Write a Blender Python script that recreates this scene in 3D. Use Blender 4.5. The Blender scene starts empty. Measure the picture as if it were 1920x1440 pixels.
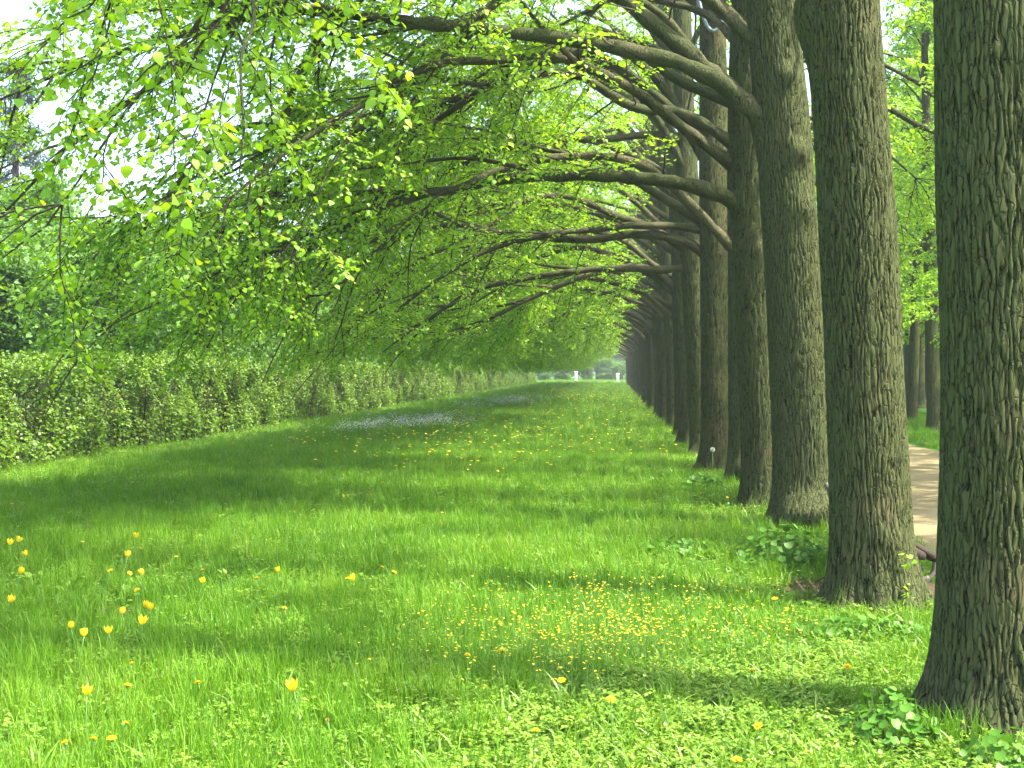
import bpy, math, random
import numpy as np
from math import radians, sin, cos, pi, atan
from mathutils import Vector, Matrix

# ------------------------------------------------------------------ camera, sky, sun, exposure
scene = bpy.context.scene
CAMZ = 1.8
FPX = 2400.0                      # focal length in photo pixels (photo 1920 wide)
YAW = atan(190 / FPX)             # the avenue (+Y) runs to the right of the picture centre
PITCH = -atan(27 / math.hypot(FPX, 190))
cam_d = bpy.data.cameras.new('camera')
cam = bpy.data.objects.new('camera', cam_d)
scene.collection.objects.link(cam)
cam_d.sensor_width = 36.0
cam_d.lens = 36.0 * FPX / 1920
cam_d.clip_start = 0.05
cam_d.clip_end = 3000
cam.location = (0, 0, CAMZ)
cam.rotation_euler = (pi / 2 + PITCH, 0, YAW)
scene.camera = cam

SUN_AZ, SUN_EL = 105.0, 56.0       # azimuth clockwise from +Y, elevation
world = bpy.data.worlds.new('World')
scene.world = world
world.use_nodes = True
wn = world.node_tree
wn.nodes.clear()
sky = wn.nodes.new('ShaderNodeTexSky')
sky.sky_type = 'NISHITA'
sky.sun_disc = False
sky.sun_elevation = radians(SUN_EL)
sky.sun_rotation = radians(SUN_AZ)
sky.air_density = 1.0
sky.dust_density = 4.0
bg = wn.nodes.new('ShaderNodeBackground')
bg.inputs['Strength'].default_value = 0.15
wo = wn.nodes.new('ShaderNodeOutputWorld')
wn.links.new(sky.outputs[0], bg.inputs[0])
wn.links.new(bg.outputs[0], wo.inputs[0])

sun_d = bpy.data.lights.new('sun', 'SUN')
sun_d.energy = 3.0
sun_d.angle = radians(0.53)
sun_d.color = (1.0, 0.93, 0.78)
sun = bpy.data.objects.new('sun', sun_d)
scene.collection.objects.link(sun)
tosun = Vector((sin(radians(SUN_AZ)) * cos(radians(SUN_EL)), cos(radians(SUN_AZ)) * cos(radians(SUN_EL)), sin(radians(SUN_EL))))
sun.rotation_euler = tosun.to_track_quat('Z', 'Y').to_euler()
sun.location = (30, 10, 40)

vs = scene.view_settings
vs.view_transform = 'Standard'
vs.look = 'None'
vs.exposure = 2.45
vs.gamma = 1.0
vs.use_curve_mapping = False
cy = scene.cycles
cy.max_bounces = 12
cy.diffuse_bounces = 10
cy.glossy_bounces = 2
cy.transmission_bounces = 10
cy.volume_bounces = 0
cy.transparent_max_bounces = 4
cy.use_denoising = True
cy.use_adaptive_sampling = True
cy.adaptive_threshold = 0.02
cy.caustics_reflective = False
cy.caustics_refractive = False

# ------------------------------------------------------------------ pixel helpers (photo pixels 1920x1440)
_R = np.array(cam.rotation_euler.to_matrix())
def ray(px, py):
    return _R @ np.array([(px - 960) / FPX, (720 - py) / FPX, -1.0])
def on_z(px, py, z=0.0):
    d = ray(px, py)
    t = (z - CAMZ) / d[2]
    return np.array([d[0] * t, d[1] * t, z])
def on_Y(px, py, Y):
    d = ray(px, py)
    t = Y / d[1]
    return np.array([d[0] * t, Y, CAMZ + d[2] * t])

# ------------------------------------------------------------------ object helpers
COL = scene.collection
PROTO = bpy.data.collections.new('prototypes')     # source shapes for grass and tiny flowers

def link(o, parent=None):
    COL.objects.link(o)
    if parent is not None:
        o.parent = parent
    return o
def tag(o, label=None, cat=None, group=None, kind=None):
    if label: o['label'] = label
    if cat: o['category'] = cat
    if group: o['group'] = group
    if kind: o['kind'] = kind
    return o
def empty(name, loc, rz=0.0):
    o = bpy.data.objects.new(name, None)
    o.empty_display_size = 0.2
    o.location = tuple(float(v) for v in loc)
    o.rotation_euler = (0, 0, rz)
    return link(o)
def mobj(name, mesh, parent=None, kind=None):
    o = bpy.data.objects.new(name, mesh)
    if kind: o['kind'] = kind
    return link(o, parent)

def np_mesh(name, V, faces, mats, smooth=False, rnd=None, midx=None):
    """faces: list of (F,k) int arrays; rnd: per-vertex float attribute"""
    me = bpy.data.meshes.new(name)
    V = np.asarray(V, dtype=np.float32)
    me.vertices.add(len(V))
    me.vertices.foreach_set('co', V.ravel())
    faces = [np.asarray(f, dtype=np.int32) for f in faces if len(f)]
    li = np.concatenate([f.ravel() for f in faces])
    tot = np.concatenate([np.full(len(f), f.shape[1], dtype=np.int32) for f in faces])
    st = np.concatenate([[0], np.cumsum(tot)[:-1]]).astype(np.int32)
    me.loops.add(len(li))
    me.loops.foreach_set('vertex_index', li)
    me.polygons.add(len(tot))
    me.polygons.foreach_set('loop_start', st)
    me.polygons.foreach_set('loop_total', tot)
    if smooth:
        me.polygons.foreach_set('use_smooth', np.ones(len(tot), dtype=bool))
    if midx is not None:
        me.polygons.foreach_set('material_index', np.asarray(midx, dtype=np.int32))
    if rnd is not None:
        a = me.attributes.new('rnd', 'FLOAT', 'POINT')
        a.data.foreach_set('value', np.asarray(rnd, dtype=np.float32))
    for m in (mats if isinstance(mats, (list, tuple)) else [mats]):
        me.materials.append(m)
    me.update(calc_edges=True)
    me.validate()
    return me

class MB:
    """collects vertices and faces of several pieces into one mesh"""
    def __init__(s):
        s.V = []; s.F = {}; s.n = 0; s.R = []; s.M = {}
    def add(s, V, faces, rnd=0.5, mat=0):
        V = np.asarray(V, dtype=float).reshape(-1, 3)
        for f in faces:
            f = np.asarray(f)
            if len(f) == 0: continue
            s.F.setdefault(f.shape[1], []).append(f + s.n)
            s.M.setdefault(f.shape[1], []).append(np.full(len(f), mat))
        s.R.append(np.broadcast_to(np.asarray(rnd, dtype=float), (len(V),)))
        s.V.append(V); s.n += len(V)
        return s
    def mesh(s, name, mats, smooth=False):
        ks = sorted(s.F)
        return np_mesh(name, np.concatenate(s.V), [np.concatenate(s.F[k]) for k in ks], mats, smooth,
                       np.concatenate(s.R), np.concatenate([np.concatenate(s.M[k]) for k in ks]))

def nrm(a):
    return a / np.maximum(np.linalg.norm(a, axis=-1, keepdims=True), 1e-9)

def tube(pts, rad, sides=10, cap=True, jitter=0.0, rng=None):
    pts = np.asarray(pts, float); n = len(pts)
    rad = np.broadcast_to(np.asarray(rad, float), (n,))
    T = np.gradient(pts, axis=0); T = nrm(T)
    ref = np.array([0, 0, 1.0]) if abs(T[0, 2]) < 0.9 else np.array([1.0, 0, 0])
    a = nrm(np.cross(T[0], ref)); A = []
    for i in range(n):
        a = nrm(a - T[i] * np.dot(a, T[i])); A.append(a)
    A = np.array(A); B = np.cross(T, A)
    th = np.linspace(0, 2 * pi, sides, endpoint=False)
    rr = rad[:, None] * np.ones(sides)
    if jitter and rng is not None:
        rr = rr * (1 + jitter * rng.normal(0, 1, rr.shape))
    V = pts[:, None] + rr[..., None] * (np.cos(th)[None, :, None] * A[:, None] + np.sin(th)[None, :, None] * B[:, None])
    i = np.arange(n - 1)[:, None]; j = np.arange(sides)[None]
    q = np.stack([i * sides + j, i * sides + (j + 1) % sides, (i + 1) * sides + (j + 1) % sides, (i + 1) * sides + j], -1).reshape(-1, 4)
    F = [q]
    V = V.reshape(-1, 3)
    if cap:
        V = np.vstack([V, pts[0], pts[-1]]); c0 = n * sides; jj = np.arange(sides)
        F.append(np.stack([np.full(sides, c0), (jj + 1) % sides, jj], -1))
        F.append(np.stack([np.full(sides, c0 + 1), (n - 1) * sides + jj, (n - 1) * sides + (jj + 1) % sides], -1))
    return V, F

def batch_tube(P, r0, r1, sides=3):
    """P (M,n,3): many thin stems at once"""
    M, n, _ = P.shape
    T = nrm(np.gradient(P, axis=1))
    ref = np.where(np.abs(T[..., 2:3]) < 0.9, np.array([0, 0, 1.0]), np.array([1.0, 0, 0]))
    A = nrm(np.cross(T, ref)); B = np.cross(T, A)
    th = np.linspace(0, 2 * pi, sides, endpoint=False)
    t = np.linspace(0, 1, n)
    r = r0[:, None] * (1 - t) + r1[:, None] * t
    V = P[:, :, None] + r[:, :, None, None] * (np.cos(th)[:, None] * A[:, :, None] + np.sin(th)[:, None] * B[:, :, None])
    m = np.arange(M)[:, None, None] * n * sides; i = np.arange(n - 1)[None, :, None]; j = np.arange(sides)[None, None]
    q = np.stack([m + i * sides + j, m + i * sides + (j + 1) % sides, m + (i + 1) * sides + (j + 1) % sides, m + (i + 1) * sides + j], -1).reshape(-1, 4)
    return V.reshape(-1, 3), [q]

LEAF6 = (np.array([(0, 0, 0), (.42, .26, .07), (-.42, .26, .07), (.36, .64, .05), (-.36, .64, .05), (0, 1.06, -.09)]),
         [np.array([[0, 1, 2], [4, 3, 5]]), np.array([[2, 1, 3, 4]])])
LEAF4 = (np.array([(0, 0, 0), (.42, .45, .06), (0, 1.05, -.06), (-.42, .45, .06)]), [np.array([[0, 1, 2, 3]])])
def leaves(P, D, N, S, tmpl):
    tv, tf = tmpl
    D = nrm(D); X = nrm(np.cross(D, N)); N = np.cross(X, D)
    S = S[:, None, None]
    V = P[:, None] + S * (tv[None, :, 0:1] * X[:, None] + tv[None, :, 1:2] * D[:, None] + tv[None, :, 2:3] * N[:, None])
    k = len(tv); off = np.arange(len(P))[:, None, None] * k
    F = [(f[None] + off).reshape(-1, f.shape[1]) for f in tf]
    return V.reshape(-1, 3), F, k

def catmull(P, step):
    P = np.asarray(P, float)
    Q = np.vstack([2 * P[0] - P[1], P, 2 * P[-1] - P[-2]])
    out = []
    for i in range(1, len(Q) - 2):
        n = max(2, int(np.linalg.norm(Q[i + 1] - Q[i]) / step))
        t = np.linspace(0, 1, n, endpoint=False)[:, None]
        out.append(0.5 * ((2 * Q[i]) + (-Q[i - 1] + Q[i + 1]) * t + (2 * Q[i - 1] - 5 * Q[i] + 4 * Q[i + 1] - Q[i + 2]) * t ** 2
                          + (-Q[i - 1] + 3 * Q[i] - 3 * Q[i + 1] + Q[i + 2]) * t ** 3))
    out.append(P[-1:])
    return np.concatenate(out)

def vnoise(u, v, pu, seed):
    """2-D value noise, periodic in u with integer period pu"""
    rng = np.random.default_rng(seed)
    tab = rng.random((pu, 512))
    iu = np.floor(u).astype(int); iv = np.floor(v).astype(int)
    fu = u - iu; fv = v - iv
    fu = fu * fu * (3 - 2 * fu); fv = fv * fv * (3 - 2 * fv)
    g = lambda a, b: tab[a % pu, b % 512]
    return (g(iu, iv) * (1 - fu) + g(iu + 1, iv) * fu) * (1 - fv) + (g(iu, iv + 1) * (1 - fu) + g(iu + 1, iv + 1) * fu) * fv

# ------------------------------------------------------------------ materials
def new_mat(name):
    m = bpy.data.materials.new(name)
    m.use_nodes = True
    nt = m.node_tree
    nt.nodes.clear()
    out = nt.nodes.new('ShaderNodeOutputMaterial')
    return m, nt, out
def N(nt, t, **kw):
    n = nt.nodes.new(t)
    for k, v in kw.items():
        if hasattr(n, k): setattr(n, k, v)
    return n
def setin(n, **kw):
    for k, v in kw.items():
        n.inputs[k.replace('_', ' ')].default_value = v
    return n
def ramp(nt, stops):
    r = nt.nodes.new('ShaderNodeValToRGB')
    e = r.color_ramp.elements
    while len(e) < len(stops): e.new(0.5)
    for x, (p, c) in zip(e, stops):
        x.position = p; x.color = (*c, 1)
    return r

def leaf_mat(name, c_dark, c_mid, c_light, trans=0.5, tcol=None, gloss=0.06, rough=0.4, patch=0.0, patch_scale=0.6, byloc=False, straw=None):
    """thin leaf: diffuse + light shining through + a weak sheen; colour differs leaf by leaf"""
    m, nt, out = new_mat(name)
    L = nt.links.new
    at = N(nt, 'ShaderNodeAttribute'); at.attribute_name = 'rnd'
    fac = at.outputs['Fac']
    if byloc:
        oi = N(nt, 'ShaderNodeObjectInfo')
        mx = N(nt, 'ShaderNodeMath', operation='MULTIPLY_ADD'); mx.inputs[1].default_value = 0.35
        L(oi.outputs['Random'], mx.inputs[0])
        m2 = N(nt, 'ShaderNodeMath', operation='MULTIPLY'); m2.inputs[1].default_value = 0.65
        L(fac, m2.inputs[0]); L(m2.outputs[0], mx.inputs[2])
        fac = mx.outputs[0]
        src = oi.outputs['Location']
    else:
        src = N(nt, 'ShaderNodeNewGeometry').outputs['Position']
    if patch:
        no = N(nt, 'ShaderNodeTexNoise'); setin(no, Scale=patch_scale, Detail=2.0)
        L(src, no.inputs['Vector'])
        mm = N(nt, 'ShaderNodeMath', operation='MULTIPLY_ADD'); mm.inputs[1].default_value = patch
        sb = N(nt, 'ShaderNodeMath', operation='SUBTRACT'); sb.inputs[1].default_value = 0.5
        L(no.outputs['Fac'], sb.inputs[0]); L(sb.outputs[0], mm.inputs[0]); L(fac, mm.inputs[2])
        fac = mm.outputs[0]
    r = ramp(nt, [(0.0, c_dark), (0.5, c_mid), (0.9, c_light)] + ([(1.0, straw)] if straw else []))
    L(fac, r.inputs['Fac'])
    d = N(nt, 'ShaderNodeBsdfDiffuse'); L(r.outputs[0], d.inputs['Color'])
    t = N(nt, 'ShaderNodeBsdfTranslucent')
    if tcol:
        mc = N(nt, 'ShaderNodeMix', data_type='RGBA', blend_type='MULTIPLY'); mc.inputs['Factor'].default_value = 1.0
        L(r.outputs[0], mc.inputs[6]); mc.inputs[7].default_value = (*tcol, 1)
        L(mc.outputs[2], t.inputs['Color'])
    else:
        L(r.outputs[0], t.inputs['Color'])
    mx = N(nt, 'ShaderNodeMixShader'); mx.inputs[0].default_value = trans
    L(d.outputs[0], mx.inputs[1]); L(t.outputs[0], mx.inputs[2])
    g = N(nt, 'ShaderNodeBsdfGlossy'); setin(g, Roughness=rough); g.inputs['Color'].default_value = (1, 1, 1, 1)
    fr = N(nt, 'ShaderNodeLayerWeight'); fr.inputs['Blend'].default_value = 0.25
    ml = N(nt, 'ShaderNodeMath', operation='MULTIPLY_ADD'); ml.inputs[1].default_value = gloss * 2; ml.inputs[2].default_value = gloss * 0.5
    L(fr.outputs['Facing'], ml.inputs[0])
    m3 = N(nt, 'ShaderNodeMixShader'); L(ml.outputs[0], m3.inputs[0]); L(mx.outputs[0], m3.inputs[1]); L(g.outputs[0], m3.inputs[2])
    L(m3.outputs[0], out.inputs[0])
    return m

M = {}
M['lime_leaf'] = leaf_mat('lime_leaf', (0.13, 0.285, 0.008), (0.208, 0.42, 0.011), (0.315, 0.51, 0.022), 0.55, (1.3, 1.15, 0.6), 0.03, 0.5, patch=0.35, patch_scale=0.5)
M['wood_leaf'] = leaf_mat('wood_leaf', (0.06, 0.15, 0.025), (0.10, 0.23, 0.04), (0.16, 0.31, 0.05), 0.45, (1.3, 1.2, 0.8), 0.02, 0.55, patch=0.5, patch_scale=0.25)
M['fir_needle'] = leaf_mat('fir_needle', (0.02, 0.05, 0.03), (0.035, 0.075, 0.045), (0.06, 0.11, 0.06), 0.15, None, 0.04, 0.5)
M['hedge_leaf'] = leaf_mat('hedge_leaf', (0.055, 0.13, 0.007), (0.105, 0.205, 0.011), (0.20, 0.33, 0.02), 0.40, (1.3, 1.2, 0.7), 0.03, 0.5, patch=0.5, patch_scale=0.7)
M['grass_blade'] = leaf_mat('grass_blade', (0.058, 0.17, 0.006), (0.106, 0.26, 0.009), (0.205, 0.36, 0.025), 0.42, (1.25, 1.15, 0.6), 0.02, 0.45, patch=0.9, patch_scale=0.55, byloc=True, straw=(0.36, 0.34, 0.14))
M['herb_leaf'] = leaf_mat('herb_leaf', (0.085, 0.185, 0.011), (0.14, 0.27, 0.018), (0.25, 0.38, 0.045), 0.38, (1.2, 1.15, 0.7), 0.035, 0.45, patch=0.5, patch_scale=1.2, byloc=True)
M['clump_leaf'] = leaf_mat('clump_leaf', (0.045, 0.14, 0.012), (0.075, 0.20, 0.018), (0.13, 0.28, 0.03), 0.34, (1.2, 1.15, 0.7), 0.022, 0.45, byloc=True)
M['green_stem'] = leaf_mat('green_stem', (0.08, 0.19, 0.03), (0.11, 0.24, 0.04), (0.16, 0.30, 0.06), 0.15, None, 0.05, 0.45)
M['yellow_petal'] = leaf_mat('yellow_petal', (0.76, 0.52, 0.012), (0.85, 0.66, 0.016), (0.90, 0.76, 0.03), 0.35, None, 0.04, 0.5, byloc=True)
M['butter_petal'] = leaf_mat('butter_petal', (0.70, 0.52, 0.012), (0.82, 0.66, 0.015), (0.88, 0.76, 0.03), 0.3, None, 0.08, 0.35, byloc=True)
M['white_petal'] = leaf_mat('white_petal', (0.74, 0.75, 0.72), (0.82, 0.82, 0.78), (0.88, 0.87, 0.82), 0.35, None, 0.03, 0.5, byloc=True)
M['brown_petal'] = leaf_mat('brown_petal', (0.12, 0.07, 0.025), (0.20, 0.12, 0.04), (0.34, 0.22, 0.05), 0.25, None, 0.03, 0.5)
M['dry_leaf'] = leaf_mat('dry_leaf', (0.10, 0.06, 0.03), (0.18, 0.11, 0.05), (0.28, 0.19, 0.09), 0.2, None, 0.03, 0.5)

def bark_mat(name, moss=0.55, base=((0.009, 0.007, 0.003), (0.052, 0.041, 0.017), (0.122, 0.102, 0.050)), mosscol=((0.008, 0.013, 0.002), (0.048, 0.066, 0.019)), su=1.0):
    m, nt, out = new_mat(name)
    L = nt.links.new
    tc = N(nt, 'ShaderNodeTexCoord')
    mp = N(nt, 'ShaderNodeMapping'); mp.inputs['Scale'].default_value = (26 * su, 26 * su, 4.2 * su)
    L(tc.outputs['Object'], mp.inputs['Vector'])
    n1 = N(nt, 'ShaderNodeTexNoise'); setin(n1, Scale=1.0, Detail=6.0, Roughness=0.62, Distortion=0.6)
    L(mp.outputs[0], n1.inputs['Vector'])
    vo = N(nt, 'ShaderNodeTexVoronoi'); vo.feature = 'DISTANCE_TO_EDGE'; setin(vo, Scale=1.0, Randomness=1.0)
    mp2 = N(nt, 'ShaderNodeMapping'); mp2.inputs['Scale'].default_value = (30 * su, 30 * su, 4.6 * su)
    L(tc.outputs['Object'], mp2.inputs['Vector'])
    # wobble the plates
    nw = N(nt, 'ShaderNodeTexNoise'); setin(nw, Scale=14.0, Detail=3.0)
    L(tc.outputs['Object'], nw.inputs['Vector'])
    va = N(nt, 'ShaderNodeVectorMath', operation='MULTIPLY_ADD'); va.inputs[1].default_value = (1.6, 1.6, 0.5)
    L(nw.outputs['Color'], va.inputs[0]); L(mp2.outputs[0], va.inputs[2])
    L(va.outputs[0], vo.inputs['Vector'])
    at = N(nt, 'ShaderNodeAttribute'); at.attribute_name = 'rnd'      # furrow depth of the modelled bark
    fine = N(nt, 'ShaderNodeTexNoise'); setin(fine, Scale=110.0, Detail=4.0, Roughness=0.7)
    L(tc.outputs['Object'], fine.inputs['Vector'])
    edge = N(nt, 'ShaderNodeMapRange'); edge.inputs['From Max'].default_value = 0.12; L(vo.outputs['Distance'], edge.inputs['Value'])
    h = N(nt, 'ShaderNodeMath', operation='MULTIPLY_ADD'); h.inputs[1].default_value = 0.68
    L(edge.outputs[0], h.inputs[0])
    hm = N(nt, 'ShaderNodeMath', operation='MULTIPLY'); hm.inputs[1].default_value = 0.32
    L(n1.outputs['Fac'], hm.inputs[0]); L(hm.outputs[0], h.inputs[2])
    # colour: height + furrow + fine speckle
    c1 = N(nt, 'ShaderNodeMath', operation='MULTIPLY_ADD'); c1.inputs[1].default_value = 0.5
    L(at.outputs['Fac'], c1.inputs[0])
    c2 = N(nt, 'ShaderNodeMath', operation='MULTIPLY'); c2.inputs[1].default_value = 0.62; L(h.outputs[0], c2.inputs[0]); L(c2.outputs[0], c1.inputs[2])
    c3 = N(nt, 'ShaderNodeMath', operation='MULTIPLY_ADD'); c3.inputs[1].default_value = 0.22
    sf = N(nt, 'ShaderNodeMath', operation='SUBTRACT'); sf.inputs[1].default_value = 0.5; L(fine.outputs['Fac'], sf.inputs[0])
    L(sf.outputs[0], c3.inputs[0]); L(c1.outputs[0], c3.inputs[2])
    r1 = ramp(nt, [(0.28, base[0]), (0.55, base[1]), (0.85, base[2])]); L(c3.outputs[0], r1.inputs['Fac'])
    r2 = ramp(nt, [(0.32, mosscol[0]), (0.8, mosscol[1])]); L(c3.outputs[0], r2.inputs['Fac'])
    # moss sits in large patches
    nm = N(nt, 'ShaderNodeTexNoise'); setin(nm, Scale=1.7, Detail=4.0, Roughness=0.6); L(tc.outputs['Object'], nm.inputs['Vector'])
    oi = N(nt, 'ShaderNodeObjectInfo')
    off = N(nt, 'ShaderNodeMath', operation='MULTIPLY_ADD'); off.inputs[1].default_value = 0.22; off.inputs[2].default_value = moss - 0.61
    L(oi.outputs['Random'], off.inputs[0])
    ad = N(nt, 'ShaderNodeMath', operation='ADD'); L(nm.outputs['Fac'], ad.inputs[0]); L(off.outputs[0], ad.inputs[1])
    mr = N(nt, 'ShaderNodeMapRange'); mr.inputs['From Min'].default_value = 0.36; mr.inputs['From Max'].default_value = 0.62; L(ad.outputs[0], mr.inputs['Value'])
    ms = N(nt, 'ShaderNodeMath', operation='MULTIPLY'); ms.inputs[1].default_value = 0.85; L(mr.outputs[0], ms.inputs[0])
    mix = N(nt, 'ShaderNodeMix', data_type='RGBA'); L(ms.outputs[0], mix.inputs['Factor']); L(r1.outputs[0], mix.inputs[6]); L(r2.outputs[0], mix.inputs[7])
    # ochre lichen flecks
    nl = N(nt, 'ShaderNodeTexNoise'); setin(nl, Scale=9.0, Detail=5.0, Roughness=0.7); L(tc.outputs['Object'], nl.inputs['Vector'])
    lr = N(nt, 'ShaderNodeMapRange'); lr.inputs['From Min'].default_value = 0.62; lr.inputs['From Max'].default_value = 0.74; lr.inputs['To Max'].default_value = 0.55; L(nl.outputs['Fac'], lr.inputs['Value'])
    mix2 = N(nt, 'ShaderNodeMix', data_type='RGBA'); L(lr.outputs[0], mix2.inputs['Factor']); L(mix.outputs[2], mix2.inputs[6]); mix2.inputs[7].default_value = (0.15, 0.12, 0.035, 1)
    b = N(nt, 'ShaderNodeBsdfPrincipled'); setin(b, Roughness=0.9); b.inputs['Specular IOR Level'].default_value = 0.2
    L(mix2.outputs[2], b.inputs['Base Color'])
    bu = N(nt, 'ShaderNodeBump'); setin(bu, Strength=0.9, Distance=0.016); L(h.outputs[0], bu.inputs['Height'])
    bu2 = N(nt, 'ShaderNodeBump'); setin(bu2, Strength=0.5, Distance=0.005); L(fine.outputs['Fac'], bu2.inputs['Height']); L(bu.outputs[0], bu2.inputs['Normal'])
    L(bu2.outputs[0], b.inputs['Normal'])
    L(b.outputs[0], out.inputs[0])
    return m
M['bark'] = bark_mat('lime_bark', 0.72, su=1.15)
M['limb_bark'] = bark_mat('limb_bark', 0.60, base=((0.010, 0.009, 0.004), (0.050, 0.043, 0.022), (0.15, 0.13, 0.075)), su=2.0)
M['twig_bark'] = None

def plain(name, col, rough=0.8, var=0.3, scale=20.0, metal=0.0, spec=0.3, bump=0.0):
    m, nt, out = new_mat(name)
    L = nt.links.new
    tc = N(nt, 'ShaderNodeTexCoord')
    no = N(nt, 'ShaderNodeTexNoise'); setin(no, Scale=scale, Detail=5.0, Roughness=0.65); L(tc.outputs['Object'], no.inputs['Vector'])
    r = ramp(nt, [(0.3, tuple(c * (1 - var) for c in col)), (0.7, tuple(min(1, c * (1 + var)) for c in col))]); L(no.outputs['Fac'], r.inputs['Fac'])
    b = N(nt, 'ShaderNodeBsdfPrincipled'); setin(b, Roughness=rough, Metallic=metal); b.inputs['Specular IOR Level'].default_value = spec
    L(r.outputs[0], b.inputs['Base Color'])
    if bump:
        bu = N(nt, 'ShaderNodeBump'); setin(bu, Strength=0.8, Distance=bump); L(no.outputs['Fac'], bu.inputs['Height']); L(bu.outputs[0], b.inputs['Normal'])
    L(b.outputs[0], out.inputs[0])
    return m
M['twig_bark'] = plain('twig_bark', (0.035, 0.026, 0.016), 0.85, 0.4, 8.0)
M['wood_bark'] = plain('wood_bark', (0.07, 0.055, 0.04), 0.9, 0.4, 6.0, bump=0.02)
M['bench_wood'] = plain('bench_wood', (0.026, 0.018, 0.011), 0.8, 0.4, 30.0, bump=0.002)
M['bench_iron'] = plain('bench_iron', (0.15, 0.135, 0.105), 0.75, 0.25, 40.0, spec=0.4, bump=0.001)
M['rope_black'] = plain('rope_black', (0.018, 0.018, 0.02), 0.6, 0.3, 60.0)
M['hose_grey'] = plain('hose_grey', (0.20, 0.26, 0.30), 0.4, 0.15, 30.0, spec=0.5)
M['white_stone'] = plain('white_stone', (0.78, 0.77, 0.73), 0.7, 0.12, 5.0)

def ground_mat(name, stops, scale, stops2=None, bump=0.02, spk=60.0):
    m, nt, out = new_mat(name)
    L = nt.links.new
    tc = N(nt, 'ShaderNodeTexCoord')
    n1 = N(nt, 'ShaderNodeTexNoise'); setin(n1, Scale=scale, Detail=6.0, Roughness=0.6); L(tc.outputs['Object'], n1.inputs['Vector'])
    n2 = N(nt, 'ShaderNodeTexNoise'); setin(n2, Scale=spk, Detail=5.0, Roughness=0.75); L(tc.outputs['Object'], n2.inputs['Vector'])
    a = N(nt, 'ShaderNodeMath', operation='MULTIPLY_ADD'); a.inputs[1].default_value = 0.55
    s = N(nt, 'ShaderNodeMath', operation='MULTIPLY'); s.inputs[1].default_value = 0.45
    L(n1.outputs['Fac'], a.inputs[0]); L(n2.outputs['Fac'], s.inputs[0]); L(s.outputs[0], a.inputs[2])
    r = ramp(nt, stops); L(a.outputs[0], r.inputs['Fac'])
    b = N(nt, 'ShaderNodeBsdfPrincipled'); setin(b, Roughness=0.95); b.inputs['Specular IOR Level'].default_value = 0.1
    L(r.outputs[0], b.inputs['Base Color'])
    bu = N(nt, 'ShaderNodeBump'); setin(bu, Strength=0.7, Distance=bump); L(n2.outputs['Fac'], bu.inputs['Height']); L(bu.outputs[0], b.inputs['Normal'])
    L(b.outputs[0], out.inputs[0])
    return m
M['tuft_blade'] = leaf_mat('tuft_blade', (0.03, 0.12, 0.008), (0.055, 0.18, 0.01), (0.10, 0.25, 0.02), 0.38, (1.2, 1.15, 0.6), 0.02, 0.45)
M['turf'] = ground_mat('turf', [(0.3, (0.035, 0.07, 0.012)), (0.5, (0.05, 0.13, 0.015)), (0.7, (0.09, 0.19, 0.025))], 0.9)
M['sand'] = ground_mat('sand', [(0.3, (0.135, 0.108, 0.056)), (0.5, (0.20, 0.166, 0.090)), (0.7, (0.28, 0.235, 0.135))], 0.8, bump=0.01, spk=45.0)
M['earth'] = ground_mat('earth', [(0.3, (0.04, 0.03, 0.018)), (0.5, (0.09, 0.066, 0.038)), (0.7, (0.16, 0.12, 0.07))], 2.0, bump=0.02, spk=55.0)

# ------------------------------------------------------------------ ground
def sheet(name, pts, z, mat, kind='structure'):
    V = [(x, y, z) for x, y in pts]
    me = np_mesh(name, V, [np.arange(len(V))[None]], mat)
    o = mobj(name, me)
    tag(o, kind=kind)
    return o
tag(sheet('lawn', [(-700, -300), (700, -300), (700, 1100), (-700, 1100)], 0.0, M['turf']), 'grassy ground of the park avenue', 'lawn')
rng = np.random.default_rng(5)
PX0, PX1 = 3.15, 7.2
ys = np.concatenate([np.linspace(-12, 60, 145), np.linspace(62, 185, 60)])
lo = PX0 + 0.10 * np.sin(ys * 0.9) + 0.08 * rng.normal(0, 1, len(ys)); hi = PX1 + 0.12 * np.sin(ys * 0.7 + 2) + 0.08 * rng.normal(0, 1, len(ys))
n = len(ys)
V = np.concatenate([np.stack([lo, ys, np.full(n, .004)], -1), np.stack([hi, ys, np.full(n, .004)], -1)])
i = np.arange(n - 1)
o = mobj('path', np_mesh('path', V, [np.stack([i, n + i, n + i + 1, i + 1], -1)], M['sand']))
tag(o, 'sandy beige footpath beyond the tree row', 'path', kind='structure')
a = np.linspace(0, 2 * pi, 28, endpoint=False)
rr = 1 + 0.18 * np.sin(3 * a + 1) + 0.10 * np.sin(7 * a)
tag(sheet('bare_earth', list(zip(2.2 + .95 * rr * np.cos(a), 10.5 + 0.7 * rr * np.sin(a))), 0.008, M['earth']), 'patch of bare brown earth under the bench', 'earth')

_bp = on_z(222, 1148)
tag(sheet('bare_soil', list(zip(_bp[0] + .26 * rr * np.cos(a), _bp[1] + .17 * rr * np.sin(a))), 0.006, M['earth']), 'small bare soil spot among the yellow tulips', 'earth')
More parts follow.
